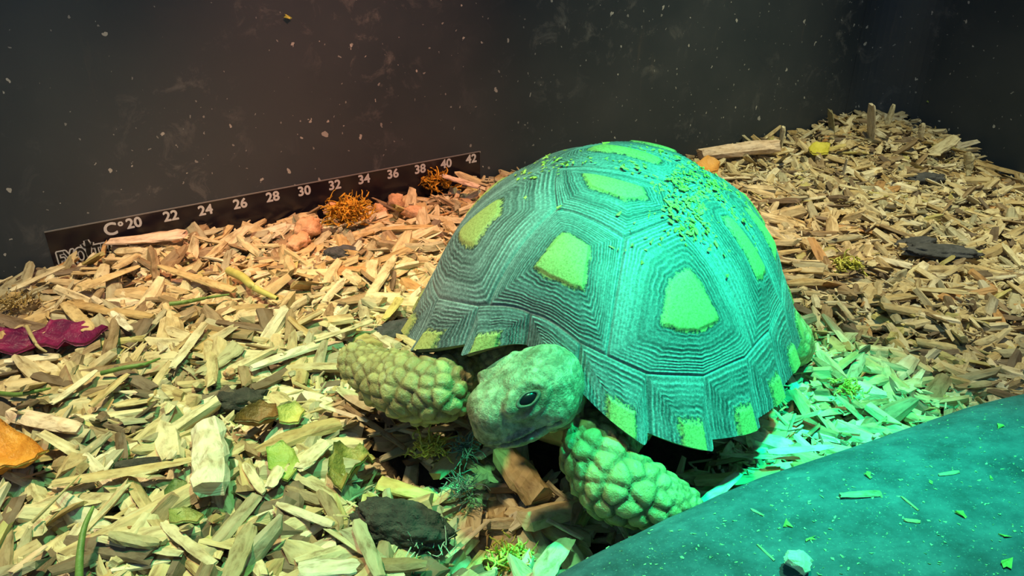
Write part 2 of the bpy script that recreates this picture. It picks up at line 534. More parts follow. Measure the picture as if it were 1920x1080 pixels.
# growth centres that the photograph shows, found by casting rays onto the dome
_sv = shell_with_off((tt * np.cos(th)).ravel(), (tt * np.sin(th)).ravel(), np.full(tt.size, 0.04))
_ix = np.arange(nt_ * nth).reshape(nt_, nth); _jx = np.roll(_ix, -1, 1)
bvh_shell = BVHTree.FromPolygons([Vector(p) for p in _sv.tolist()], [tuple(f) for f in np.stack([_ix[:-1], _ix[1:], _jx[1:], _jx[:-1]], -1).reshape(-1, 4).tolist()])


def hit_shell(px, py):
    o = w2l(Vector((0, 0, CAMH))); d = w2l(Vector((0, 0, CAMH)) + ray(px, py).normalized()) - o
    h = bvh_shell.ray_cast(o, d)
    if not h[0]: return None
    n_ = h[1] if h[1].dot(d) < 0 else -h[1]
    return l2w(h[0]), (TF * n_.x + TL * n_.y + Vector((0, 0, n_.z)))


for i_, (px, py) in ((0, (1063, 492)), (1, (1150, 352)), (5, (1290, 570)), (6, (903, 418)), (7, (1400, 465))):
    h_ = hit_shell(px, py)
    if h_:
        l_ = w2l(h_[0]); print('SEED', i_, tuple(round(c_, 2) for c_ in l_), 'was', [round(float(c_), 2) for c_ in seeds[i_]])
        seeds[i_] = plan2q(l_.x, l_.y)
ringpoly = [np.array([TIN * math.cos(math.radians(a)), TIN * math.sin(math.radians(a))]) for a in [*MB, *[-m for m in MB[-2:0:-1]]]]


def clip(poly, nrm, d):
    out = []
    for i in range(len(poly)):
        p, q = poly[i], poly[(i + 1) % len(poly)]
        dp, dq = p @ nrm - d, q @ nrm - d
        if dp <= 0: out.append(p)
        if (dp < 0 < dq) or (dq < 0 < dp): out.append(p + (q - p) * (dp / (dp - dq)))
    return out


def dense(poly, n, closed=True):
    poly = [np.asarray(p, float) for p in poly]
    m = len(poly) if closed else len(poly) - 1
    L = [np.linalg.norm(poly[(i + 1) % len(poly)] - poly[i]) for i in range(m)]
    tot = sum(L); out = []
    for i in range(m):
        c = max(2, round(n * L[i] / tot))
        for j in range(c): out.append(poly[i] + (poly[(i + 1) % len(poly)] - poly[i]) * j / c)
    if not closed: out.append(poly[-1])
    return np.array(out)


for i, (s_, kd) in enumerate(zip(seeds, kinds)):
    poly = list(ringpoly)
    for j, o_ in enumerate(seeds):
        if j == i: continue
        d_ = o_ - s_; mid_ = (o_ + s_) / 2
        wgt = 0.0
        if kd == 'vertebral' and kinds[j] == 'costal': wgt = -0.035
        if kd == 'costal' and kinds[j] == 'vertebral': wgt = 0.035
        nn_ = d_ / np.linalg.norm(d_)
        poly = clip(poly, nn_, mid_ @ nn_ + wgt)
        if len(poly) < 3: break
    cen = s_
    bd = dense(poly, 170)
    back = s_[0] < -0.25
    me = scute_mesh(bd, cen, lambda V, off: shell_with_off(V[:, 0], V[:, 1], off), 10 + i, 12 if not back else 10, 0.40 if kd == 'vertebral' else 0.36, 170, 84, 0.10, inner={1: (.62, 1.35), 2: (.5, 1.4), 7: (.6, 1.1), 6: (.8, .85)}.get(i, (1, 1)))
    sc_o = link(kd + '_scute', me, SCUTE, carap)

for sgn in (1, -1):
    for k in range(len(MB) - 1):
        a0, a1 = math.radians(MB[k]), math.radians(MB[k + 1])

        def mp(V, off, a0=a0, a1=a1, sgn=sgn):
            u, v = V[:, 0], V[:, 1]
            th = a0 + (a1 - a0) * u
            am = (a0 + a1) / 2; tin = TIN * math.cos((a1 - a0) / 2) / np.cos(th - am)
            t = tin + (1.0 - tin) * v
            return shell_with_off(t * np.cos(th), sgn * t * np.sin(th), off)
        bd = dense([(0, 1), (0, 0), (1, 0), (1, 1)], 110, closed=False)
        me = scute_mesh(bd, (0.72, 1.0), mp, 60 + k + (40 if sgn < 0 else 0), 8, 0.36, 110, 60, 0.07, 0.7, closed=False)
        link('marginal_scute', me, SCUTE, carap)

# plastron
vs = []; n_a = 64
for i, (rr_, z_) in enumerate(((0.0, 0.42), (0.5, 0.38), (0.78, 0.45), (0.87, 0.85), (0.9, 1.6))):
    for j in range(n_a):
        a = 2 * math.pi * j / n_a
        fr = 3.35 if math.cos(a) > 0 else 3.5
        ww = 3.3
        notch = 1 - 0.18 * math.exp(-((math.degrees(a) % 360 - 45) / 14) ** 2) - 0.18 * math.exp(-((math.degrees(a) % 360 - 315) / 14) ** 2)
        vs.append((fr * rr_ * math.cos(a) * notch, ww * rr_ * math.sin(a) * notch * 1.04, z_))
fs = [(i * n_a + j, i * n_a + (j + 1) % n_a, (i + 1) * n_a + (j + 1) % n_a, (i + 1) * n_a + j) for i in range(4) for j in range(n_a)]
link('plastron', mesh_np('plastron', vs, fs, smooth=True), simple('horn_yellow_plastron', (0.20, 0.17, 0.06), (0.42, 0.38, 0.16), 0.6, 2.5), tort)


# --- body: union of tapered chains, remeshed to one surface
def ell_mesh(bm, c, r, rot=None, sub=3, sq=1.0):
    g = bmesh.ops.create_icosphere(bm, subdivisions=sub, radius=1.0)
    if sq != 1.0:
        for v in g['verts']: v.co = Vector([math.copysign(abs(c_) ** sq, c_) for c_ in v.co])
    M = Matrix.Translation(c) @ (rot.to_4x4() if rot else Matrix()) @ Matrix.Diagonal((*r, 1))
    bmesh.ops.transform(bm, matrix=M, verts=g['verts'])


def chain(bm, pts, sub=2, step=0.12):
    for (p, r), (q, r2) in zip(pts[:-1], pts[1:]):
        p, q = Vector(p), Vector(q); n = max(2, int((q - p).length / step))
        for k in range(n + 1):
            t = k / n
            ell_mesh(bm, p.lerp(q, t), (r + (r2 - r) * t,) * 3, sub=sub)


def aim(d, up=(0, 0, 1)):
    x = Vector(d).normalized(); y = Vector(up).cross(x).normalized(); z = x.cross(y)
    return Matrix((x, y, z)).transposed()


bm = bmesh.new()
# torso core and neck (world coordinates, turned to local later)
HD = (P(884, 792, 9.55) - P(1010, 724, 10.05)).normalized()     # where the head points
HC = P(980, 738, 10.0)
HR = aim(HD)
hx, hy, hz = HR.col[0], HR.col[1], HR.col[2]


HS = 0.90


def H(a, b_, c): return HC + (hx * a + hy * b_ + hz * c) * HS


def head_swell(c, r, R, sub, sq=1.0): ell_mesh(bm, c, tuple(k * HS for k in r), R, sub, sq)


head_swell(H(-0.20, 0, 0.02), (0.70, 0.66, 0.56), HR, 4, .76)       # cranium
head_swell(H(0.38, 0, -0.06), (0.62, 0.50, 0.50), HR, 4, .80)       # snout
head_swell(H(0.66, 0, -0.22), (0.34, 0.40, 0.40), HR, 4, .85)       # beak
head_swell(H(0.12, 0, -0.42), (0.84, 0.62, 0.32), HR, 4)       # lower jaw
head_swell(H(-0.35, 0.36, -0.18), (0.46, 0.40, 0.46), HR, 3)   # cheeks
head_swell(H(-0.35, -0.36, -0.18), (0.46, 0.40, 0.46), HR, 3)
head_swell(H(0.10, 0.46, 0.30), (0.46, 0.20, 0.15), HR, 3)     # brows
head_swell(H(0.10, -0.46, 0.30), (0.46, 0.20, 0.15), HR, 3)
nb = HC - hx * 0.45
chain(bm, [(nb, 0.56), (P(1034, 738, 10.6), 0.58), (P(1040, 715, 12.0), 0.8)], 3)
for k, (px_, py_, yy, r_) in enumerate(((1026, 742, 10.4, 0.60), (1036, 742, 10.66, 0.63), (1042, 738, 10.95, 0.66))):
    ell_mesh(bm, P(px_, py_, yy), (0.16, r_, r_ * 0.94), aim(P(1045, 700, 12.0) - nb), 4)
# fore legs
LEGL = [(P(1175, 770, 11.7), 0.62), (P(1150, 800, 10.75), 0.58), (P(1113, 850, 9.95), 0.56), (P(1150, 905, 9.52), 0.60), (P(1215, 930, 9.40), 0.52), (P(1275, 950, 9.30), 0.36)]
LEGR = [(P(930, 660, 13.0), 0.62), (P(880, 690, 12.1), 0.60), (P(828, 730, 11.35), 0.58), (P(768, 725, 11.65), 0.62), (P(715, 705, 12.1), 0.50), (P(672, 680, 12.5), 0.40)]
chain(bm, LEGL, 2); chain(bm, LEGR, 2)
# hind legs, tucked
for sgn in (1, -1):
    chain(bm, [(l2w((-2.2, sgn * 2.2, 1.5)), 0.75), (l2w((-2.5, sgn * 2.95, 0.75)), 0.62), (l2w((-3.0, sgn * 3.05, 0.4)), 0.5)], 2)
ell_mesh(bm, l2w((0.2, 0, 1.7)), (2.9, 2.7, 1.05), Matrix.Rotation(TROT, 3, 'Z'), 4)
chain(bm, [(l2w((-3.3, 0, 1.1)), 0.45), (l2w((-3.9, 0.25, 0.6)), 0.2)], 2)


# spurs and pointed forearm scales
def spur(bm, base, tip, r):
    base, tip = Vector(base), Vector(tip)
    g = bmesh.ops.create_cone(bm, segments=10, radius1=r, radius2=r * 0.12, depth=(tip - base).length, cap_ends=True)
    M = Matrix.Translation((base + tip) / 2) @ (tip - base).to_track_quat('Z', 'Y').to_matrix().to_4x4()
    bmesh.ops.transform(bm, matrix=M, verts=g['verts'])


for (bx, by, bY), (tx, ty, tY), r_ in (
        ((1120, 930, 9.45), (1108, 962, 9.3), .19), ((1160, 955, 9.4), (1150, 990, 9.2), .20), ((1205, 965, 9.35), (1205, 1000, 9.15), .18),
        ((1250, 965, 9.25), (1258, 992, 9.1), .15), ((1095, 900, 9.6), (1072, 925, 9.5), .18),
        ((745, 765, 11.6), (722, 778, 11.5), .22), ((700, 745, 11.9), (672, 748, 11.8), .22), ((790, 780, 11.4), (772, 797, 11.3), .24),
        ((690, 715, 12.1), (662, 712, 12.0), .2), ((670, 672, 12.6), (643, 662, 12.6), .15), ((668, 690, 12.4), (640, 686, 12.4), .15), ((680, 660, 12.7), (660, 644, 12.8), .15)):
    spur(bm, P(bx, by, bY), P(tx, ty, tY), r_)
for v in bm.verts: v.co = w2l(v.co)
me = bpy.data.meshes.new('body_raw'); bm.to_mesh(me); bm.free()
tmp = bpy.data.objects.new('body_raw', me); C.objects.link(tmp)
md = tmp.modifiers.new('r', 'REMESH'); md.mode = 'VOXEL'; md.voxel_size = 0.042
md2 = tmp.modifiers.new('s', 'SMOOTH'); md2.iterations = 7; md2.factor = 0.5
dg = bpy.context.evaluated_depsgraph_get()
body = bpy.data.meshes.new_from_object(tmp.evaluated_get(dg))
bpy.data.objects.remove(tmp)
nv = len(body.vertices)
co = np.empty(nv * 3, np.float32); body.vertices.foreach_get('co', co); co = co.reshape(-1, 3)
no = np.empty(nv * 3, np.float32); body.vertices.foreach_get('normal', no); no = no.reshape(-1, 3)


def seg_dist(pts, ch):
    best = np.full(len(pts), 1e9); tpar = np.zeros(len(pts))
    L = 0
    for (a, ra), (b_, rb) in zip(ch[:-1], ch[1:]):
        a = np.array(w2l(a)); b_ = np.array(w2l(b_)); d = b_ - a; t = np.clip(((pts - a) @ d) / (d @ d), 0, 1)
        dist = np.linalg.norm(pts - a - t[:, None] * d, axis=1) - (ra + (rb - ra) * t)
        m_ = dist < best; best[m_] = dist[m_]; tpar[m_] = (L + t)[m_]; L += 1
    return best, tpar


dL, tL = seg_dist(co, LEGL); dR, tR = seg_dist(co, LEGR)
headc = np.array(w2l(HC)); hxl = np.array(w2l(HC + hx)) - headc; hyl = np.array(w2l(HC + hy)) - headc; hzl = np.array(w2l(HC + hz)) - headc
hl = np.stack([(co - headc) @ hxl, (co - headc) @ hyl, (co - headc) @ hzl], 1) / HS
ishead = (np.linalg.norm(hl / np.array([1.25, 1.0, 0.95]), axis=1) < 1.05)
leg = (np.minimum(dL, dR) < 0.22) & ~ishead
tleg = np.where(dL < dR, tL, tR)


def poisson(mask, spacing_fn, seed, tries=None):
    ids = np.nonzero(mask)[0]; r = np.random.default_rng(seed); r.shuffle(ids)
    cell = 0.5; grid = {}; out = []
    for i in ids:
        p = co[i]; s = spacing_fn(i); k = tuple((p // cell).astype(int)); ok = True
        for dx in (-1, 0, 1):
            for dy in (-1, 0, 1):
                for dz in (-1, 0, 1):
                    for q, sq in grid.get((k[0] + dx, k[1] + dy, k[2] + dz), ()):
                        m_ = min(s, sq)
                        if (p[0] - q[0])**2 + (p[1] - q[1])**2 + (p[2] - q[2])**2 < m_ * m_: ok = False; break
                    if not ok: break
                if not ok: break
            if not ok: break
        if ok: grid.setdefault(k, []).append((p, s)); out.append(i)
    return out


def leg_sp(i):
    t = tleg[i]
    base = 0.33 if 1.9 < t < 4.4 else 0.20
    return base * (0.9 + 0.75 * noise.noise(Vector(co[i]) * 3.0))


def head_sp(i):
    x, y, z = hl[i]
    return 0.27 if z > 0.25 and abs(y) < .35 else 0.11


_ax = {}
distal = np.zeros((nv, 3))
for ch, dd, par in ((LEGL, dL, tL), (LEGR, dR, tR)):
    for s_i in range(len(ch) - 1):
        v_ = np.array(w2l(ch[s_i + 1][0]) - w2l(ch[s_i][0])); v_ /= np.linalg.norm(v_)
        m_ = (np.floor(np.minimum(par, len(ch) - 1.001)) == s_i) & (dd <= np.minimum(dL, dR))
        distal[m_] = v_
crev = np.zeros(nv); disp = np.zeros(nv); tone = np.zeros(nv)
for mask, fn, hgt, seed, kw in ((leg, leg_sp, 0.070, 3, 1.0), (ishead, head_sp, 0.026, 4, 0.45), (~leg & ~ishead, lambda i: 0.17, 0.02, 5, 0.8)):
    sd = poisson(mask, fn, seed)
    kd = KDTree(len(sd))
    for j, i in enumerate(sd): kd.insert(Vector(co[i]), j)
    kd.balance()
    tn = np.random.default_rng(seed).uniform(-1, 1, len(sd))
    for i in np.nonzero(mask)[0]:
        (c1, j1, d1), (c2, j2, d2) = kd.find_n(Vector(co[i]), 2)
        e = (d2 - d1) / (d2 + d1 + 1e-6)               # 0 on the border, 1 in the middle
        dome = min(1.0, e * 2.2) ** 0.55
        sp_ = d1 + d2
        disp[i] = hgt * (dome - 0.5) * min(1.3, sp_ / 0.3)
        if kw == 1.0: disp[i] += 0.16 * float(np.dot(co[i] - co[sd[j1]], distal[i]))
        crev[i] = kw * (1 - min(1.0, e * 3.2)); tone[i] = tn[j1]
# mouth line, nostril, eye socket on the head
x, y, z = hl[:, 0], hl[:, 1], hl[:, 2]
mz = -0.33 - 0.12 * np.clip(x, -1, 1)
mouth = np.exp(-((z - mz) / 0.026) ** 2) * (x > -0.28) * ishead
disp -= 0.075 * mouth
lip = np.exp(-((z - mz - 0.07) / 0.04) ** 2) * (x > -0.15) * ishead
disp += 0.03 * lip
bvh0 = BVHTree.FromPolygons([Vector(p) for p in co.tolist()], [tuple(p.vertices) for p in body.polygons])
_o = w2l(Vector((0, 0, CAMH)))
_h = bvh0.ray_cast(_o, (w2l(Vector((0, 0, CAMH)) + ray(990, 748).normalized()) - _o))
ec, en = np.array(_h[0]), np.array(_h[1])
ea = np.array(w2l(P(1012, 733, 9.9)) - w2l(P(968, 764, 9.9))); ea -= en * (ea @ en); ea /= np.linalg.norm(ea); eb = np.cross(en, ea)


def mirror(v, isdir=False):
    q = v if isdir else v - headc
    q = q - hyl * (2 * (q @ hyl)); return q if isdir else headc + q


for E_, A_, B_ in ((ec, ea, eb), (mirror(ec), mirror(ea, True), mirror(eb, True))):
    dd_ = co - E_; rr_ = np.sqrt(((dd_ @ A_) / 0.20) ** 2 + ((dd_ @ B_) / 0.135) ** 2); near = (np.linalg.norm(dd_, axis=1) < 0.6) * ishead
    disp += near * (-0.085 * np.exp(-(rr_ / 0.9) ** 3) + 0.035 * np.exp(-((rr_ - 1.55) / 0.35) ** 2) - 0.02 * np.exp(-((rr_ - 2.1) / 0.2) ** 2))
    crev += near * 0.9 * np.exp(-((rr_ - 1.05) / 0.22) ** 2)
for sgy in (1, -1):
    nd_ = np.linalg.norm(hl - np.array([0.98, 0.13 * sgy, -0.02]), axis=1); crev += 1.2 * np.exp(-(nd_ / 0.06) ** 2) * ishead; disp -= 0.04 * np.exp(-(nd_ / 0.06) ** 2) * ishead
co2 = co + no * disp[:, None].astype(np.float32)
body.vertices.foreach_set('co', co2.astype(np.float32).ravel()); body.update()
at = body.attributes.new('skin', 'FLOAT_VECTOR', 'POINT')
hm = ishead.astype(float)
at.data.foreach_set('vector', np.stack([np.clip(crev + mouth * 1.8, 0, 1), tone * 0.5 + 0.5, hm], -1).astype(np.float32).ravel())
body.polygons.foreach_set('use_smooth', np.ones(len(body.polygons), bool))


def skin_material():
    m, nt, b = mat('scaly_skin')
    v = coords(nt)
    at = N(nt, 'ShaderNodeAttribute', attribute_name='skin')
    sep = N(nt, 'ShaderNodeSeparateXYZ'); nt.links.new(at.outputs['Vector'], sep.inputs[0])
    n1 = noise_tex(nt, v, 2.2, 6, 0.65); n2 = noise_tex(nt, v, 9, 5, 0.7)
    legc = mix(nt, sep.outputs[1], (0.31, 0.25, 0.10), (0.54, 0.47, 0.20))
    headcol = mix(nt, ramp(nt, noise_tex(nt, v, 2.6, 9, 0.78, 0.5), [(0.42, (0, 0, 0)), (0.58, (1, 1, 1))]), (0.18, 0.18, 0.10), (0.52, 0.50, 0.32))
    c = mix(nt, sep.outputs[2], legc, headcol)
    c = mix(nt, mth(nt, 'MULTIPLY', ramp(nt, n2, [(0.52, (0, 0, 0)), (0.7, (1, 1, 1))]), 0.4), c, (0.60, 0.58, 0.46))
    c = mix(nt, mth(nt, 'MULTIPLY', sep.outputs[0], 0.75), c, (0.10, 0.075, 0.03))
    nt.links.new(c, b.inputs['Base Color'])
    b.inputs['Roughness'].default_value = 0.5
    bump(nt, b, n2, 0.8, 0.06)
    return m


SKIN = skin_material()
bodyo = link('body', body, SKIN, tort)
bmb = bmesh.new(); bmb.from_mesh(body); bvh_body = BVHTree.FromBMesh(bmb); bmb.free()


def hit_body(px, py):
    o = Vector((0, 0, CAMH)); r = ray(px, py).normalized()
    ol = w2l(o); rl = w2l(o + r) - ol
    h = bvh_body.ray_cast(ol, rl.normalized())
    return h[0], h[1]


# eyes: eyeball with lids, one seen, the other mirrored across the head
def eye(loc_l, nrm_l, axis_l):
    zx = Vector(nrm_l).normalized(); ax = (Vector(axis_l) - zx * Vector(axis_l).dot(zx)).normalized(); ay = zx.cross(ax)
    R = Matrix((ax, ay, zx)).transposed()

    def put(pts): return [tuple(Vector(loc_l) + R @ Vector(p)) for p in pts]
    b1 = bmesh.new(); bmesh.ops.create_uvsphere(b1, u_segments=24, v_segments=14, radius=1)
    for v in b1.verts: v.co = Vector(loc_l) + R @ Vector((v.co.x * 0.165, v.co.y * 0.105, v.co.z * 0.075 + 0.0))
    m1 = bpy.data.meshes.new('eyeball'); b1.to_mesh(m1); b1.free(); m1.polygons.foreach_set('use_smooth', np.ones(len(m1.polygons), bool))
    e = link('eye', m1, EYE, bodyo_parent)
    # lids: a rounded almond ring in two swells
    pts = []; na, nr = 40, 10
    for i in range(na):
        a = 2 * math.pi * i / na
        ex = 0.175 * math.cos(a); ey = 0.085 * math.sin(a) * (1 - 0.25 * abs(math.cos(a))) - (0.012 if math.sin(a) < 0 else 0)
        for j in range(nr):
            b_ = 2 * math.pi * j / nr
            k = 1 + 0.22 * math.cos(b_)
            pts.append((ex * k, ey * k, 0.035 + 0.035 * math.sin(b_)))
    f = [(i * nr + j, ((i + 1) % na) * nr + j, ((i + 1) % na) * nr + (j + 1) % nr, i * nr + (j + 1) % nr) for i in range(na) for j in range(nr)]
    me = mesh_np('eyelid', put(pts), f, smooth=True)
    link('eyelid', me, LID, e)


EYE, nt, b = mat('dark_wet_eye'); b.inputs['Base Color'].default_value = (0.008, 0.008, 0.01, 1); b.inputs['Roughness'].default_value = 0.25; b.inputs['Specular IOR Level'].default_value = 0.3
LID = simple('grey_eyelid', (0.07, 0.08, 0.06), (0.17, 0.17, 0.12), 0.7, 9)
bodyo_parent = tort
hp, hn = hit_body(989, 748)
if hp:
    axl = w2l(P(1012, 735, 9.6)) - w2l(P(968, 762, 9.4))
    eye(hp, hn, axl)
    d = hp - Vector(headc); hyv = Vector(hyl)
    refl = lambda q: q - hyv * (2 * q.dot(hyv))
    h2 = bvh_body.find_nearest(Vector(headc) + refl(d))
    eye(h2[0], h2[1], refl(axl))

# ------------------------------------------------------------------ foreground slab
E0 = Vector((4.55, 9.88, 0)); EX = Vector((0.9, 0.436, 0)).normalized(); EI = Vector((EX.y, -EX.x, 0))
SA, SB, SCZ = 11.0, 6.6, 1.35
SCEN = E0 + EI * (SB) + EX * 1.5
nu, nvv = 260, 150


def spow(c, e): return np.sign(c) * np.abs(c) ** e


uu, vv = np.meshgrid(np.linspace(-np.pi, np.pi, nu, endpoint=False), np.linspace(-np.pi / 2, np.pi / 2, nvv), indexing='ij')
sx = SA * spow(np.cos(vv), .42) * spow(np.cos(uu), .42); sy = SB * spow(np.cos(vv), .42) * spow(np.sin(uu), .42); sz = SCZ * spow(np.sin(vv), .55)
sag = 0.26 * (1 - ((sx + 1.5) / 4.6) ** 2)
sy = sy - np.where(sy < 0, 1, .2) * sag * 0 + 0
X = SCEN.x + EX.x * sx + EI.x * (sy - sag * (sy < 0) * np.clip(-sy / SB, 0, 1)); Y = SCEN.y + EX.y * sx + EI.y * (sy - sag * (sy < 0) * np.clip(-sy / SB, 0, 1))
Zs = 0.30 + sz + np.where(sz > 0, 0.35 * np.clip((sy + SB) / SB, 0, 1), 0)
Zs = Zs + 0.05 * np.sin(X * 1.1 + 1) * np.cos(Y * .9) * (sz > 0)
sv = np.stack([X, Y, Zs], -1).reshape(-1, 3)
for i in range(len(sv)):
    sv[i, 2] += 0.03 * noise.noise(Vector(sv[i]) * 1.2)
    if sv[i, 2] > 1.0: sv[i, 2] += 0.012 * noise.noise(Vector(sv[i]) * 6)
ii = np.arange(nu * nvv).reshape(nu, nvv); jj = np.roll(ii, -1, 0)
sfc = np.stack([ii[:, :-1], jj[:, :-1], jj[:, 1:], ii[:, 1:]], -1).reshape(-1, 4)


def stone_material():
    m, nt, b = mat('dusty_dark_stone')
    v = coords(nt)
    c = ramp(nt, noise_tex(nt, v, 1.6, 8, 0.7), [(0.32, (0.035, 0.046, 0.062)), (0.5, (0.070, 0.092, 0.125)), (0.68, (0.12, 0.15, 0.19))])
    sp1 = ramp(nt, noise_tex(nt, v, 14, 4, 0.75), [(0.60, (0, 0, 0)), (0.68, (1, 1, 1))])
    c = mix(nt, mth(nt, 'MULTIPLY', sp1, 0.55), c, (0.18, 0.21, 0.22))
    sp2 = ramp(nt, noise_tex(nt, v, 30, 2, 0.6), [(0.66, (0, 0, 0)), (0.70, (1, 1, 1))])
    c = mix(nt, mth(nt, 'MULTIPLY', sp2, 0.6), c, (0.30, 0.33, 0.32))
    nt.links.new(c, b.inputs['Base Color']); b.inputs['Roughness'].default_value = 0.7
    bump(nt, b, noise_tex(nt, v, 7, 7, 0.7), 0.45, 0.06)
    return m


slm = mesh_np('stone_slab', sv, [sfc], smooth=True)
off = centred(slm)
slab = link('stone_slab', slm, stone_material(), loc=off)
tag(slab, 'smooth dark grey stone slab dusted with crumbs, in front of the tortoise', 'stone')
bvh_slab = BVHTree.FromPolygons([Vector(p) for p in sv.tolist()], [tuple(f) for f in sfc.tolist()])


def hit_slab(px, py):
    h = bvh_slab.ray_cast(Vector((0, 0, CAMH)), ray(px, py).normalized()); return h[0]


# ------------------------------------------------------------------ chips
TINTS = [((.66, .55, .34), 5), ((.72, .64, .44), 5), ((.55, .42, .22), 2.4), ((.78, .73, .58), 2.6), ((.36, .27, .17), 2.2), ((.46, .44, .32), 2.2), ((.56, .33, .15), .4), ((.20, .15, .11), 1.1), ((.58, .54, .24), .6)]
TW = np.array([w_ for _, w_ in TINTS]); TW = TW / TW.sum(); TCOL = np.array([c_ for c_, _ in TINTS])


def chip_shape(r, nc=6, nsn=4, flat=0.45, ragged=0.12, bend=0.12):
    """unit chip: length 1 along x, width 1 along y, thickness `flat` along z"""
    an = np.linspace(0, 2 * np.pi, nc, endpoint=False) + r.uniform(-.25, .25, nc)
    xs = np.linspace(-.5, .5, nsn)
    half = r.random() < 0.45
    V = []; G = []
    bz = r.uniform(-bend, bend); by = r.uniform(-bend, bend); tw = r.uniform(-.5, .5)
    for i, x in enumerate(xs):
        tp = 1 - r.uniform(0, .3) * abs(2 * x) ** 2 - (0.35 * r.random() if i in (0, nsn - 1) else 0)
        for k, a in enumerate(an):
            y, z = 0.5 * math.cos(a), flat * 0.5 * math.sin(a)
            if half and z < 0: z *= 0.25
            y *= tp * (1 + r.uniform(-.10, .10)); z *= (1 + r.uniform(-.16, .16)) * (0.6 + 0.4 * tp)
            c_, s_ = math.cos(tw * x), math.sin(tw * x)
            y, z = y * c_ - z * s_, y * s_ + z * c_
            xx = x + (r.uniform(-ragged, ragged) * (0.5 if i == 0 else 0.5) if i in (0, nsn - 1) else 0)
            V.append((xx, y + by * (x * x * 4), z + bz * (x * x * 4)))
            G.append((x, a / 6.28, 0))
    q = [(i * nc + k, i * nc + (k + 1) % nc, (i + 1) * nc + (k + 1) % nc, (i + 1) * nc + k) for i in range(nsn - 1) for k in range(nc)]
    caps = [tuple(range(nc - 1, -1, -1)), tuple((nsn - 1) * nc + k for k in range(nc))]
    return np.array(V), q, caps, np.array(G)


def in_enclosure(x, y):
    dx, dy = x - W0.x, y - W0.y
    dw = dx * WN.x + dy * WN.y; t = dx * WD.x + dy * WD.y
    return (dw > 0.18) & (t < 33.0) & ~((t > 31.2) & (dw < 2.2) & ((t - 31.0)**2 + (dw - 2.4)**2 > 2.2**2))


slab_c = (SCEN.x, SCEN.y)


def blocked(x, y):
    """footprints the chips keep out of: shell, limbs, head, slab"""
    dx, dy = x - TC.x, y - TC.y
    f = dx * TF.x + dy * TF.y; l = dx * TL.x + dy * TL.y
    bl = ((f / 2.9) ** 2 + (l / 2.55) ** 2) < 1
    ex = (x - SCEN.x) * EX.x + (y - SCEN.y) * EX.y; ei = (x - SCEN.x) * EI.x + (y - SCEN.y) * EI.y
    bl |= (np.abs(ex) < SA - .8) & (np.abs(ei) < SB - .45)
    for ch in (LEGL[2:], LEGR[2:]):
        for (a, ra), (b_, rb) in zip(ch[:-1], ch[1:]):
            ax, ay, bx, by = a.x, a.y, b_.x, b_.y; L2 = (bx - ax)**2 + (by - ay)**2
            t = np.clip(((x - ax) * (bx - ax) + (y - ay) * (by - ay)) / L2, 0, 1)
            bl |= (x - ax - t * (bx - ax))**2 + (y - ay - t * (by - ay))**2 < (0.42)**2
    return bl


def sample_xy(n, r):
    out = np.zeros((0, 2))
    while len(out) < n:
        t = r.uniform(-13, 33.6, n * 2); d = r.uniform(0.15, 30, n * 2)
        x = W0.x + WD.x * t + WN.x * d; y = W0.y + WD.y * t + WN.y * d
        pz = y * CP + CAMH * SP; px = 960 + F * x / pz
        ok = in_enclosure(x, y) & ~blocked(x, y) & (y > 5.5) & (px > -500) & (px < 2300)
        out = np.concatenate([out, np.stack([x, y], 1)[ok]])
    return out[:n]


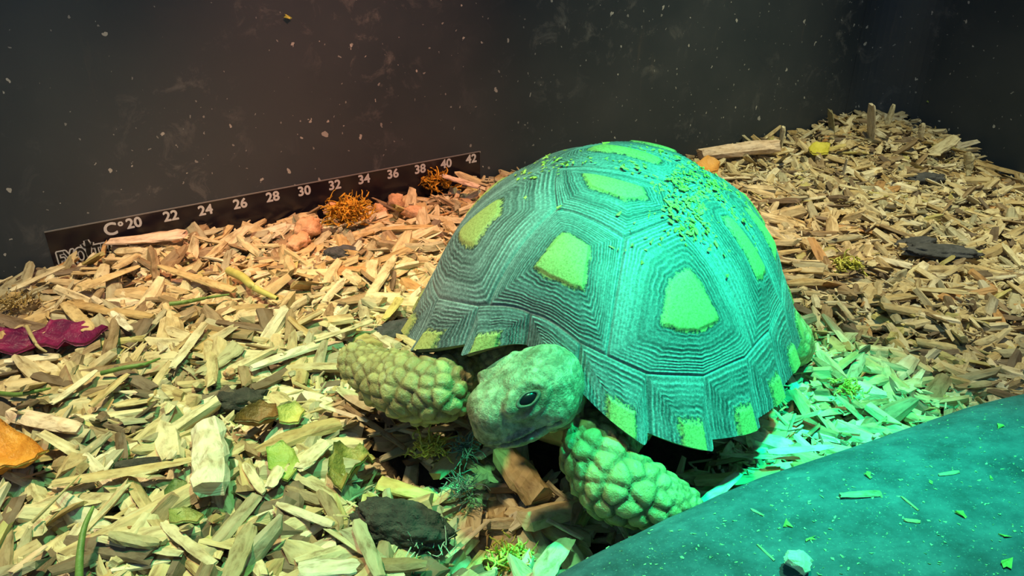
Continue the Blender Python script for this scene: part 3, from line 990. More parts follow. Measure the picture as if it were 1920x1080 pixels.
def scatter(n, protos, r, lmin, lmax, wmin, wmax, zlo, zhi, tilt, right_fine=0.85):
    xy = sample_xy(n, r)
    px = 960 + F * xy[:, 0] / (xy[:, 1] * CP + CAMH * SP)
    fine = 1 - (1 - right_fine) * np.clip((px - 1000) / 500, 0, 1)
    L = np.exp(r.uniform(math.log(lmin), math.log(lmax), n)) * fine
    Wd = r.uniform(wmin, wmax, n) * np.clip(L, .45, 1.3) ** .5 * np.clip(fine * 1.1, 0, 1)
    z = ground(xy[:, 0], xy[:, 1]) + r.uniform(zlo, zhi, n)
    yaw = r.uniform(0, 2 * np.pi, n); pit = r.normal(0, tilt, n); rol = r.normal(0, .45, n)
    st = r.random(n) < 0.05; pit[st] = r.uniform(-.8, .8, st.sum())
    pid = r.integers(0, len(protos), n)
    ti = r.choice(len(TINTS), n, p=TW); col = TCOL[ti] * r.uniform(.85, 1.12, (n, 1))
    VV = []; QQ = []; CC = []; TTt = []; GG = []; base = 0
    for k, (V, q, caps, G) in enumerate(protos):
        s = np.nonzero(pid == k)[0]
        if not len(s): continue
        p = V[None] * np.stack([L[s], Wd[s], Wd[s]], -1)[:, None, :]
        cr, sr = np.cos(rol[s])[:, None], np.sin(rol[s])[:, None]
        y_, z_ = p[..., 1] * cr - p[..., 2] * sr, p[..., 1] * sr + p[..., 2] * cr
        cp_, sp_ = np.cos(pit[s])[:, None], np.sin(pit[s])[:, None]
        x2, z2 = p[..., 0] * cp_ - z_ * sp_, p[..., 0] * sp_ + z_ * cp_
        cy, sy_ = np.cos(yaw[s])[:, None], np.sin(yaw[s])[:, None]
        x3, y3 = x2 * cy - y_ * sy_, x2 * sy_ + y_ * cy
        P3 = np.stack([x3 + xy[s, 0][:, None], y3 + xy[s, 1][:, None], z2 + z[s][:, None]], -1)
        # keep every vertex in front of the walls
        dw = (P3[..., 0] - W0.x) * WN.x + (P3[..., 1] - W0.y) * WN.y
        push = np.clip(0.03 - dw.min(1), 0, None)
        P3[..., 0] += push[:, None] * WN.x; P3[..., 1] += push[:, None] * WN.y
        tt_ = (P3[..., 0] - W0.x) * WD.x + (P3[..., 1] - W0.y) * WD.y
        push = np.clip(tt_.max(1) - 33.35, 0, None)
        P3[..., 0] -= push[:, None] * WD.x; P3[..., 1] -= push[:, None] * WD.y
        nvp = len(V); m = len(s)
        o_ = (base + np.arange(m) * nvp)[:, None, None]
        QQ.append((np.array(q)[None] + o_).reshape(-1, 4)); CC.append((np.array(caps)[None] + o_).reshape(-1, len(caps[0])))
        VV.append(P3.reshape(-1, 3)); TTt.append(np.repeat(col[s], nvp, 0))
        g = G[None] * np.stack([L[s], Wd[s], Wd[s]], -1)[:, None, :] + r.uniform(0, 50, (m, 1, 3)); GG.append(g.reshape(-1, 3))
        base += m * nvp
    return np.concatenate(VV), [np.concatenate(QQ), np.concatenate(CC)], np.concatenate(TTt), np.concatenate(GG)


pr = np.random.default_rng(21)
PROTO = [chip_shape(pr, 6, 4, pr.uniform(.22, .7), .16) for _ in range(34)]
PROTO_S = [chip_shape(pr, 6, 2, pr.uniform(.3, .8), .2) for _ in range(16)]
V_, F_, T_, G_ = scatter(15000, PROTO, np.random.default_rng(31), .55, 1.9, .16, .46, -.45, .12, .22)
o = link('wood_chip_bedding', mesh_np('wood_chip_bedding', V_, F_, {'tint': T_, 'grain': G_}), WOOD)
tag(o, 'deep bed of pale split wood chips covering the enclosure floor', 'wood chips', kind='stuff')
V_, F_, T_, G_ = scatter(17000, PROTO_S, np.random.default_rng(32), .16, .6, .06, .18, -.25, .16, .3)
o = link('wood_splinters', mesh_np('wood_splinters', V_, F_, {'tint': T_, 'grain': G_}), WOOD)
tag(o, 'fine splinters and crumbs of wood sifted among the larger chips', 'wood splinters', kind='stuff')


def chip_obj(p, q, width, thick, seed, tint, label=None, group=None, name='wood_chip', roll=0.0, bend=0.1, ragged=.1, cat='wood chip', nc=9, ns_=9, mat_=None):
    """a chip of its own between two world points"""
    r = np.random.default_rng(seed)
    p, q = Vector(p), Vector(q); L = (q - p).length
    V, qf, caps, G = chip_shape(r, nc, ns_, thick / width, ragged * width / L * 2.5, bend)
    V = V * np.array([L, width, width]); G = G * np.array([L, width, width]) + r.uniform(0, 50, 3)
    # split edges and ragged ends
    for i in range(len(V)):
        V[i, 1] += width * .05 * noise.noise(Vector((V[i, 0] * 5, seed, i % nc)))
    me = mesh_np(name, V, qf + caps, {'tint': np.tile(np.array(tint) * 1.0, (len(V), 1)), 'grain': G})
    o = link(name, me, mat_ or WOOD)
    R = aim(q - p) @ Matrix.Rotation(roll, 3, 'X')
    o.location = (p + q) / 2; o.rotation_euler = R.to_euler()
    if label: tag(o, label, cat, group)
    return o


PALE, TANC, CREAM, BROWN, OLIVE, YEL, ORA, PINK = (.74, .67, .50), (.62, .48, .26), (.80, .76, .64), (.34, .25, .14), (.46, .43, .28), (.66, .58, .24), (.66, .38, .13), (.80, .62, .50)
# (x0,y0, x1,y1, width px, thickness ratio, lift0, lift1, tint, label)
HERO = [
    (392, 800, 396, 918, 66, .6, .38, .55, CREAM, 'thick cream stub of wood standing out in front, left of the dark lump'),
    (100, 908, 368, 862, 26, .35, .30, .35, TANC, 'long narrow tan splinter running up to the thick cream stub'),
    (18, 775, 152, 806, 40, .55, .30, .25, PINK, 'rolled pinkish tan chip at the left edge above the orange petal'),
    (128, 570, 288, 596, 26, .5, .20, .22, TANC, 'long curved tan splinter above the purple petal'),
    (122, 568, 172, 622, 26, .3, .30, .30, TANC, 'flat tan chip lying across the tip of the purple petal'),
    (204, 456, 346, 440, 40, .4, .34, .44, PINK, 'wide pinkish board chip leaning on the wall under the number 20'),
    (322, 690, 384, 606, 20, .3, .25, .30, PALE, 'slim pale chip slanting up right of the purple petal'),
    (378, 702, 448, 648, 42, .2, .20, .25, OLIVE, 'broad flat olive-tan chip in mid left of the bedding'),
    (98, 758, 180, 696, 18, .4, .25, .30, PALE, 'pale pointed splinter left, between purple and orange petals'),
    (938, 845, 1012, 935, 62, .6, .25, .30, TANC, 'stout rolled chip poking out from beneath the tortoise chin'),
    (710, 905, 828, 938, 36, .3, .25, .22, YEL, 'flat yellow chip lying behind the dark lump'),
    (1318, 945, 1385, 888, 24, .3, .45, .55, CREAM, 'bright white-lit chip between the left forefoot and the slab'),
    (1440, 848, 1562, 838, 18, .3, .5, .55, CREAM, 'bright pinkish-white chip along the far edge of the slab'),
    (1350, 852, 1500, 860, 13, .3, .3, .35, PALE, 'thin green-lit splinter below the rear of the shell edge'),
    (1010, 1085, 1062, 1010, 46, .25, .45, .50, PALE, 'broad bright green-lit chip where the slab meets the lower edge'),
    (1310, 290, 1458, 272, 40, .6, .30, .55, PINK, 'thick pinkish board chip against the wall just right of the shell'),
    (1400, 520, 1640, 485, 10, .4, .1, .12, TANC, 'long thin straw-coloured splinter right of the shell'),
    (1640, 484, 1708, 500, 22, .5, .15, .15, CREAM, 'pale cream chip in front of the painted shade patch at right'),
    (1425, 480, 1500, 470, 16, .5, .12, .12, TANC, 'short round tan chip close to the right side of the shell'),
    (430, 1085, 470, 985, 40, .25, .30, .35, OLIVE, 'broad tan chip standing up from the lower edge'),
    (185, 1010, 340, 1040, 22, .45, .25, .25, PALE, 'pale long chip left of centre at the lower edge'),
    (20, 1075, 85, 1025, 18, .4, .3, .35, PINK, 'pinkish splinter in the lower left corner'),
    (205, 1005, 298, 1022, 30, .6, .35, .35, OLIVE, 'grey half-round piece of stem lying near the lower left'),
    (305, 980, 400, 1060, 24, .25, .28, .28, PALE, 'bent pale strip left of the upright olive chip'),
    (668, 975, 712, 1080, 30, .3, .3, .3, OLIVE, 'short pointed olive chip below the dark lump'),
    (1000, 960, 1092, 1010, 12, .5, .35, .35, PALE, 'straight pale splinter in front of the left foreleg'),
    (838, 1045, 918, 975, 12, .45, .35, .4, PALE, 'straight pale splinter beside the right end of the dark lump'),
    (600, 760, 690, 790, 12, .4, .3, .3, PALE, 'thin pale chip just in front of the right forefoot'),
    (625, 745, 760, 840, 14, .5, .15, .1, BROWN, 'brownish splinter slanting under the right foreleg'),
    (560, 880, 610, 830, 34, .25, .3, .3, PALE, 'wide pale chip between the green leaf scrap and the mossy tuft'),
    (525, 875, 505, 915, 26, .3, .3, .3, PALE, 'short pale chip above the left end of the dark lump'),
    (460, 870, 495, 925, 22, .3, .28, .28, PALE, 'flat pale chip right of the thick cream stub'),
    (520, 945, 625, 985, 22, .4, .28, .28, CREAM, 'cream chip left of the dark lump'),
    (240, 700, 170, 760, 18, .35, .25, .25, TANC, 'slanted tan chip beside the pointed splinter at left'),
    (690, 560, 740, 480, 22, .4, .25, .3, PALE, 'pale stick slanting towards the wall left of the shell'),
    (715, 430, 815, 425, 20, .4, .3, .3, TANC, 'flat tan chip lying close to the wall beside the shell'),
    (720, 600, 750, 560, 18, .4, .25, .3, YEL, 'short yellowish chip just left of the shell rim'),
    (470, 690, 610, 640, 26, .4, .25, .25, CREAM, 'long bright cream chip in front of the right forefoot, left side'),
    (245, 620, 210, 585, 16, .4, .3, .3, CREAM, 'white chip standing just right of the tan flat chip'),
    (590, 640, 700, 600, 14, .3, .3, .3, PALE, 'narrow pale strip pointing at the shell edge'),
    (830, 330, 900, 352, 18, .5, .6, .5, PINK, 'pinkish chip on top of the heap under the number 40'),
    (300, 500, 440, 545, 20, .4, .25, .25, TANC, 'tan stick lying in the heap below the number 22'),
    (150, 540, 260, 500, 24, .35, .3, .35, TANC, 'speckled tan chip on the heap under the strip logo'),
    (20, 545, 120, 500, 18, .4, .35, .4, PALE, 'pale chip running up to the wall at far left'),
    (560, 1068, 672, 1062, 44, .3, .5, .5, CREAM, 'broad whitish scrap at the very lower edge left of the slab'),
    (1180, 1015, 1150, 960, 14, .4, .3, .35, PALE, 'thin chip in the shade under the left foreleg'),
]
for k, (x0, y0, x1, y1, wpx, tr, l0, l1, tint, lab) in enumerate(HERO):
    a = on_ground(x0, y0, l0 + .08); b_ = on_ground(x1, y1, l1 + .08)
    _, _, dep = project((a + b_) / 2)
    wd = wpx * dep / F
    sag_ = 0.05 if k not in (3, 23) else 0.14
    chip_obj(a, b_, wd, wd * tr, 400 + k, tint, lab, bend=sag_, name='wood_chip')
# chips standing on end on the corner mound: base pixel, top pixel
UP = [
    (1632, 262, 1634, 198, 26, CREAM, 'tallest pale chip standing on the crest of the corner mound'),
    (1662, 236, 1676, 197, 15, PALE, 'thin forked chip standing on the mound, right of the tallest'),
    (1560, 250, 1556, 207, 20, OLIVE, 'short olive chip standing on the left of the mound crest'),
    (1462, 282, 1469, 238, 14, PALE, 'thin chip upright at the end of the thick board chip'),
    (1725, 262, 1730, 232, 16, PALE, 'small chip standing low on the right slope of the mound'),
    (1745, 290, 1796, 258, 30, PALE, 'stout chip jutting to the right from the mound'),
    (1815, 320, 1818, 286, 26, PALE, 'rounded chip standing near the right wall'),
    (1826, 305, 1925, 330, 18, TANC, 'long chip lying along the foot of the right wall'),
    (1500, 262, 1545, 232, 9, PALE, 'slim chip leaning on the left flank of the mound'),
    (1580, 330, 1588, 298, 8, CREAM, 'small white chip upright on the face of the mound'),
    (1540, 285, 1585, 272, 12, YEL, 'yellow chip on the left flank of the mound'),
]
for k, (x0, y0, x1, y1, wpx, tint, lab) in enumerate(UP):
    a = on_ground(x0, y0, .1); b_ = P(x1, y1, a.y)
    _, _, dep = project(a); wd = wpx * dep / F
    chip_obj(a, b_, wd, wd * .4, 500 + k, tint, lab, bend=.04, roll=0.2)

# loose single chips of the top layer
pm = []
pr2 = np.random.default_rng(77)
for k in range(26):
    V, q, caps, G = chip_shape(pr2, 7, 6, pr2.uniform(.25, .65), .12, .14)
    L = float(np.exp(pr2.uniform(math.log(.8), math.log(1.6)))); Wd = float(pr2.uniform(.2, .40))
    ti_ = int(pr2.choice(len(TINTS), p=TW))
    me = mesh_np('wood_chip', V * [L, Wd, Wd], q + caps, {'tint': np.tile(TCOL[ti_], (len(V), 1)), 'grain': G * [L, Wd, Wd] + pr2.uniform(0, 50, 3)})
    me.materials.append(WOOD); pm.append((me, L, ti_, L / Wd))
GROUPS = {
    'near': ('pale split wood chip lying loose in the bedding before the tortoise', 'loose chips in front of the tortoise'),
    'left': ('tan wood chip lying loose on the heap under the numbered strip', 'loose chips along the wall left of the tortoise'),
    'right': ('short wood chip lying loose right of the shell, before the corner mound', 'loose chips right of the shell'),
}
COLW = ['tan', 'pale', 'ochre brown', 'whitish', 'dark brown', 'greyish olive', 'orange-brown', 'blackish brown', 'yellowish']
LMARK = [('purple petal', 100, 635), ('orange petal', 50, 865), ('thick cream stub', 394, 860), ('large dark lump', 740, 985), ('brown husk', 490, 790), ('light green leaf scrap', 535, 870),
         ('forefoot at left', 690, 720), ('orange moss', 652, 400), ('number 20', 251, 435), ('number 24', 385, 405), ('number 28', 511, 385), ('yellow strip', 480, 535),
         ('dark green leaf scrap', 340, 940), ('mossy tuft before the chin', 810, 845), ('stout rolled chip under the chin', 980, 890), ('dark green stem', 370, 562), ('green grass blade', 155, 1020),
         ('dark clod by the shell rim', 745, 620), ('flat black shade patch', 1765, 472), ('grey-black lump on the mound', 1735, 338), ('mossy tuft right of the shell', 1590, 505),
         ('rear of the shell', 1495, 620), ('far end of the slab', 1880, 745), ('cream chip before the shade patch', 1675, 492), ('lumpy pink crumb', 578, 428), ('small blackish scrap', 448, 752)]


def chip_label(px, py, ti, asp, L, g):
    nm, x, y = min(LMARK, key=lambda m: (m[1] - px)**2 + 1.6 * (m[2] - py)**2)
    dx, dy = px - x, py - y
    hor = 'right of' if dx > 0 else 'left of'; ver = 'below' if dy > 0 else 'above'
    if abs(dx) > 2.2 * abs(dy): rel = hor
    elif abs(dy) > 1.4 * abs(dx): rel = ver
    else: rel = ver + ' and ' + hor
    d = math.hypot(dx, dy)
    size = 'large' if L > 1.35 else ('small' if L < .85 else 'medium')
    rel = rel.replace(' and right of', ' right of').replace(' and left of', ' left of') if len(nm.split()) > 3 else rel
    shape = 'slender' if asp > 5.2 else ('stubby' if asp < 3.2 else 'flat')
    return f"{size} {shape} {COLW[ti]} wood chip {'just ' if d < 60 else 'well ' if d > 130 else ''}{rel} the {nm}"


count = {'near': 0, 'left': 0, 'right': 0}; want = {'near': 120, 'left': 75, 'right': 48}
ranges = {'near': (0, 1050, 690, 1075), 'left': (0, 860, 440, 690), 'right': (1500, 1910, 330, 730)}
used_labels = set()
KEEP = [(80, 635, 130, 38), (30, 865, 110, 60), (394, 860, 50, 80), (740, 985, 110, 60), (490, 788, 60, 40), (535, 870, 48, 48), (335, 945, 45, 50), (660, 885, 60, 50), (452, 752, 50, 30), (240, 885, 150, 32),
        (980, 890, 60, 60), (770, 922, 70, 30), (652, 400, 60, 50), (745, 620, 50, 30), (1765, 472, 70, 30), (1735, 338, 50, 25), (1590, 505, 30, 30), (155, 1020, 16, 70), (270, 445, 90, 30), (480, 535, 55, 28), (80, 790, 80, 22), (208, 583, 90, 22)]
for g in count:
    x0, x1, y0, y1 = ranges[g]; tries = 0
    taken = []
    while count[g] < want[g] and tries < 6000:
        tries += 1
        px, py = rnd.uniform(x0, x1), rnd.uniform(y0, y1)
        p = on_ground(px, py, .12)
        X_, Y_ = np.array([p.x]), np.array([p.y])
        if not in_enclosure(X_, Y_)[0] or blocked(X_, Y_)[0]: continue
        # hidden behind the body or the slab?
        o_ = Vector((0, 0, CAMH)); r_ = (p - o_)
        if bvh_slab.ray_cast(o_, r_.normalized(), r_.length)[0]: continue
        ol = w2l(o_); rl = w2l(p) - ol
        if bvh_body.ray_cast(ol, rl.normalized(), rl.length - .1)[0]: continue
        if 775 < px < 1100 and py < 700: continue
        md_ = 26 if g != 'right' else 18
        if any((px - a)**2 + (py - b_)**2 < md_**2 for a, b_ in taken): continue
        dw = (p - W0).dot(WN)
        if dw < 0.9: continue
        if any(abs(px - hx_) < wx_ and abs(py - hy_) < wy_ for hx_, hy_, wx_, wy_ in KEEP): continue
        me, L, ti_, asp = pm[rnd.randrange(len(pm))]
        s = rnd.uniform(.8, 1.35) * (0.8 if g == 'right' else 1)
        lab = chip_label(px, py, ti_, asp, L * s, g)
        if lab in used_labels or len(lab.split()) > 16: continue
        used_labels.add(lab); taken.append((px, py))
        o = bpy.data.objects.new('wood_chip', me); C.objects.link(o)
        o.location = p + Vector((0, 0, rnd.uniform(-.04, .08)))
        o.rotation_euler = (rnd.gauss(0, .35), rnd.gauss(0, .14), rnd.uniform(0, 6.28))
        o.scale = (s, s, s)
        tag(o, lab, 'wood chip', GROUPS[g][1])
        count[g] += 1


# ------------------------------------------------------------------ debris
def lump(name, c, r, rot, m, seed, amp=.25, freq=2.0, sub=4, hole=None):
    b1 = bmesh.new(); bmesh.ops.create_icosphere(b1, subdivisions=sub, radius=1)
    for v in b1.verts:
        n_ = v.co.normalized()
        d = 1 + amp * noise.noise(n_ * freq + Vector((seed, 0, 0))) + amp * .45 * noise.noise(n_ * freq * 3.3 + Vector((0, seed, 0))) + amp * .2 * noise.noise(n_ * freq * 9)
        if hole:
            hd = (n_ - Vector(hole)).length
            d -= .38 * math.exp(-(hd / .33) ** 2)
        v.co = Vector((n_.x * r[0] * d, n_.y * r[1] * d, n_.z * r[2] * d))
    me = bpy.data.meshes.new(name); b1.to_mesh(me); b1.free(); me.polygons.foreach_set('use_smooth', np.ones(len(me.polygons), bool))
    o = link(name, me, m); o.location = c; o.rotation_euler = rot
    return o


DARK = simple('dark_dry_dung', (0.018, 0.017, 0.016), (0.085, 0.075, 0.06), .8, 4, .9, .08)
DARK2 = simple('dark_bark_and_shade', (0.03, 0.032, 0.036), (0.10, 0.10, 0.11), .75, 4, .8, .06)
MOSSG = simple('dry_olive_plant', (0.10, 0.11, 0.02), (0.40, 0.38, 0.10), .8, 5, .9, .08)
CRUMB = simple('pink_orange_food', (0.55, 0.28, 0.12), (0.85, 0.50, 0.30), .7, 4, .6, .06)

c = on_ground(748, 985, .38)
o = lump('dark_lump', c, (.86, .40, .36), (0, 0, -.30), DARK, 3, .22, 2.2, 5, hole=(-.86, -.35, .3))
tag(o, 'large blackish dried lump with a hollow left end, in front of the head', 'dung')
for px, py, r_, rz, lab, m_ in ((1735, 338, (.75, .3, .3), .1, 'grey-black lump on the face of the corner mound', DARK2),
                                (448, 752, (.55, .3, .22), .3, 'small blackish scrap behind the brown husk', DARK),
                                (1765, 472, (1.1, .45, .16), -.1, 'flat blackish patch standing in for a shaded dip right of the shell', DARK2),  # dark flat lump painted in as the shade of a dip among chips
                                (1720, 455, (.7, .3, .14), .3, 'smaller dark flake beside the flat black patch', DARK2),
                                (640, 478, (.5, .25, .25), .2, 'dark grey lump in the heap below the orange moss', DARK2),
                                (300, 868, (1.25, .12, .10), .12, 'long dark strip behind the long narrow splinter', DARK),  # low dark strip laid along the long splinter
                                (745, 620, (.55, .35, .2), .6, 'dark clod beside the shell rim above the right forefoot', DARK2)):
    o = lump('dark_lump', on_ground(px, py, .12), r_, (0, 0, rz), m_, px * .1, .3, 2.5, 4); tag(o, lab, 'dung' if m_ is DARK else 'bark')


def sheet(name, pts, m, seed, thick=.03, curl=.12, lift=.25, res=22, rough=.06):
    """thin curled leaf from an outline in pixels, laid on the ground"""
    P3 = [on_ground(x, y, lift) for x, y in pts]
    c = sum(P3, Vector()) / len(P3)
    n = len(P3); rings = 7; V = []
    per = []
    for i in range(n):
        for k in range(4):
            t = k / 4; per.append(P3[i].lerp(P3[(i + 1) % n], t))
    for s in range(rings):
        f = s / (rings - 1)
        for j, p in enumerate(per):
            q = c.lerp(p, f)
            z = curl * f * f * (1 + .8 * noise.noise(q * 1.5 + Vector((seed, 0, 0)))) + rough * noise.noise(q * 4 + Vector((0, seed, 0))) + rough * .6 * noise.noise(q * 9)
            V.append(q + Vector((0, 0, z)))
    m_ = len(per); top = len(V)
    V += [v - Vector((0, 0, thick)) for v in V]
    fs = []
    for s in range(rings - 1):
        for j in range(m_):
            a, b_, c_, d_ = s * m_ + j, s * m_ + (j + 1) % m_, (s + 1) * m_ + (j + 1) % m_, (s + 1) * m_ + j
            fs.append((d_, c_, b_, a)); fs.append((a + top, b_ + top, c_ + top, d_ + top))
    e = (rings - 1) * m_
    for j in range(m_): fs.append((e + j, e + (j + 1) % m_, e + (j + 1) % m_ + top, e + j + top))
    me = mesh_np(name, [tuple(v) for v in V], fs, smooth=True)
    off = centred(me)
    return link(name, me, m, loc=off)


def petal_mat(name, c1, c2, tr=0.25):
    m = simple(name, c1, c2, .45, 2.0, .7, .08)
    return m


o = sheet('dried_petal', [(-60, 625), (0, 618), (60, 622), (110, 606), (160, 610), (205, 622), (160, 650), (90, 655), (0, 662), (-60, 665)], petal_mat('purple_petal', (.07, .006, .045), (.28, .012, .09)), 5, .06, .08, .30, rough=.18)
tag(o, 'crumpled purple-red dried petal at the left edge', 'petal')
o = sheet('dried_petal', [(-60, 815), (0, 812), (50, 826), (100, 868), (75, 885), (0, 905), (-60, 912)], petal_mat('orange_petal', (.55, .20, .02), (.80, .36, .05)), 6, .05, .22, .42, rough=.12)
tag(o, 'orange-brown dried petal at the lower left edge', 'petal')
o = sheet('leaf_scrap', [(500, 845), (530, 832), (552, 850), (565, 880), (540, 905), (505, 890)], petal_mat('green_scrap', (.22, .33, .05), (.45, .55, .14)), 7, .04, .1, .28)
tag(o, 'crinkled light green leaf scrap left of the mossy tuft', 'leaf')
o = sheet('leaf_scrap', [(310, 930), (330, 905), (352, 910), (362, 950), (330, 975), (312, 965)], petal_mat('dark_green_scrap', (.07, .11, .03), (.20, .25, .08)), 8, .05, .1, .25)
tag(o, 'dark green leaf scrap below the thick cream stub', 'leaf')
o = sheet('leaf_scrap', [(318, 960), (345, 955), (384, 972), (372, 992), (320, 990)], petal_mat('brown_green_scrap', (.22, .26, .06), (.45, .42, .16)), 9, .05, .1, .3)
tag(o, 'folded green and brown leaf scrap under the dark green one', 'leaf')
o = sheet('husk', [(455, 790), (490, 765), (520, 770), (525, 795), (490, 812), (445, 815)], petal_mat('brown_husk', (.16, .07, .02), (.36, .20, .06)), 10, .05, .2, .25)
tag(o, 'curled brown husk with a yellow end, behind the leaf scraps', 'husk')
o = sheet('husk', [(520, 775), (555, 762), (573, 775), (560, 795), (525, 798)], petal_mat('yellow_husk', (.50, .45, .10), (.66, .60, .20)), 11, .06, .2, .32)
tag(o, 'soft yellow scrap against the end of the brown husk', 'husk')
o = sheet('husk', [(620, 880), (640, 850), (690, 855), (705, 865), (680, 900), (640, 920), (615, 905)], petal_mat('olive_husk', (.20, .15, .03), (.42, .36, .10)), 12, .06, .25, .3, rough=.25)
tag(o, 'crumpled olive-brown husk above the dark lump', 'husk')
o = sheet('leaf_scrap', [(1515, 282), (1530, 270), (1556, 276), (1552, 292), (1522, 294)], petal_mat('yellow_scrap', (.55, .48, .05), (.75, .66, .10)), 13, .08, .15, .3)
tag(o, 'bright yellow scrap on the left of the corner mound', 'leaf')
o = sheet('husk', [(1300, 312), (1325, 305), (1350, 310), (1345, 328), (1318, 334)], petal_mat('orange_scrap', (.62, .28, .05), (.85, .45, .12)), 14, .1, .2, .35)
tag(o, 'orange food scrap at the wall side of the shell', 'food scrap')

for px, py, r_, lab in ((578, 428, (.40, .30, .32), 'lumpy orange-pink food crumb under the number 30'), (622, 392, (.30, .2, .2), 'small pink-orange crumb left of the orange moss'),
                        (742, 382, (.28, .22, .36), 'pink upright crumb under the number 36'), (712, 396, (.25, .2, .24), 'pink crumb just right of the orange moss'),
                        (775, 398, (.35, .2, .2), 'pale pink crumb below the number 38'), (560, 452, (.45, .3, .2), 'flat orange crumb in front of the lumpy one'),
                        (430, 700, (.12, .1, .1), 'tiny red berry fragment in the chips mid left')):
    o = lump('food_crumb', on_ground(px, py, .32), r_, (0, 0, px * .3), CRUMB, px * .13, .45, 2.2, 3); tag(o, lab, 'food crumb')


def tube_mesh(paths, r, seg=5):
    V = []; Fq = []
    for pts, rr in paths:
        base = len(V); n = len(pts)
        for i, p in enumerate(pts):
            d = (pts[min(i + 1, n - 1)] - pts[max(i - 1, 0)]); d = d.normalized() if d.length > 1e-6 else Vector((0, 0, 1))
            u_ = d.orthogonal().normalized(); v_ = d.cross(u_)
            k_ = rr * (1 - .6 * (i / (n - 1)) ** 2)
            for j in range(seg):
                a = 2 * math.pi * j / seg; V.append(tuple(p + u_ * (k_ * math.cos(a)) + v_ * (k_ * math.sin(a))))
        for i in range(n - 1):
            for j in range(seg): Fq.append((base + i * seg + j, base + i * seg + (j + 1) % seg, base + (i + 1) * seg + (j + 1) % seg, base + (i + 1) * seg + j))
    return V, Fq


def tuft(name, c, size, n, m, seed, lab, thick=.03, curl=1.0, cat='moss'):
    r = random.Random(seed); paths = []
    for _ in range(n):
        p = Vector((r.gauss(0, .3) * size[0], r.gauss(0, .3) * size[1], r.uniform(-.1, .5) * size[2])); d = Vector((r.gauss(0, 1), r.gauss(0, 1), r.uniform(-.1, 1.0))).normalized()
        pts = [p.copy()]
        for k in range(8):
            d = (d + Vector((r.gauss(0, .5), r.gauss(0, .5), r.gauss(0, .4))) * curl * .7).normalized()
            p = p + d * .075 * (size[0] + size[2]) * .5; pts.append(p.copy())
        paths.append((pts, thick * r.uniform(.6, 1.2)))
    V, Fq = tube_mesh(paths, thick)
    o = link(name, mesh_np(name, V, Fq, smooth=True), m); o.location = c
    tag(o, lab, cat); return o


OM = simple('orange_moss', (.42, .18, .01), (.85, .45, .03), .7, 6)
YM = simple('yellow_moss', (.50, .50, .05), (.80, .76, .18), .7, 6)
TM = simple('teal_fibre', (.05, .12, .10), (.22, .34, .28), .7, 6)
tuft('moss_tuft', on_ground(652, 415, .35), (1.0, .55, 1.15), 150, OM, 1, 'frizzy orange moss tuft leaning on the wall under the number 34', .032)
tuft('moss_tuft', on_ground(815, 352, .3), (1.0, .5, .8), 60, OM, 2, 'thin orange moss on the heap under the number 40', .03)
tuft('moss_tuft', on_ground(808, 845, .35), (.5, .4, .35), 90, YM, 3, 'yellow-green mossy tuft in front of the chin', .022)
tuft('moss_tuft', on_ground(1590, 505, .2), (.6, .5, .5), 60, YM, 4, 'yellow-green mossy tuft right of the shell', .03)
tuft('moss_tuft', on_ground(960, 1050, .3), (.6, .45, .3), 110, YM, 5, 'olive mossy tuft at the lower edge beside the slab', .022)
tuft('moss_tuft', on_ground(1590, 735, .2), (.45, .4, .3), 50, YM, 6, 'green-lit mossy tuft behind the slab', .022)
tuft('fibre_tangle', on_ground(872, 850, .5), (.35, .3, .6), 70, TM, 7, 'tangle of dark teal fibres hanging before the chin', .014, .7, 'fibres')
tuft('fibre_tangle', on_ground(868, 930, .4), (.3, .3, .8), 60, TM, 8, 'loose teal fibres between the yellow chip and the stout rolled chip', .012, .6, 'fibres')
tuft('fibre_tangle', on_ground(800, 1030, .35), (.8, .3, .3), 45, simple('pale_fibre', (.3, .34, .26), (.6, .66, .5), .7, 6), 9, 'pale loose fibres below the right end of the dark lump', .012, .5, 'fibres')
tuft('fibre_tangle', on_ground(30, 575, .3), (.8, .5, .4), 60, simple('brown_fibre', (.25, .16, .05), (.42, .30, .1), .7, 6), 10, 'brown fibrous tuft above the purple petal', .02, .6, 'fibres')


def stem(name, px_pts, lifts, r, m, lab, cat='stem'):
    P3 = [on_ground(x, y, l) for (x, y), l in zip(px_pts, lifts)]
    pts = []
    for i in range(len(P3) - 1):
        p0, p1, p2, p3 = P3[max(i - 1, 0)], P3[i], P3[i + 1], P3[min(i + 2, len(P3) - 1)]
        for k in range(6):
            t = k / 6
            pts.append(0.5 * ((2 * p1) + (-p0 + p2) * t + (2 * p0 - 5 * p1 + 4 * p2 - p3) * t * t + (-p0 + 3 * p1 - 3 * p2 + p3) * t**3))
    pts.append(P3[-1])
    V, Fq = tube_mesh([(pts, r)], r, 8)
    me = mesh_np(name, V, Fq, smooth=True); off = centred(me)
    o = link(name, me, m, loc=off); tag(o, lab, cat); return o


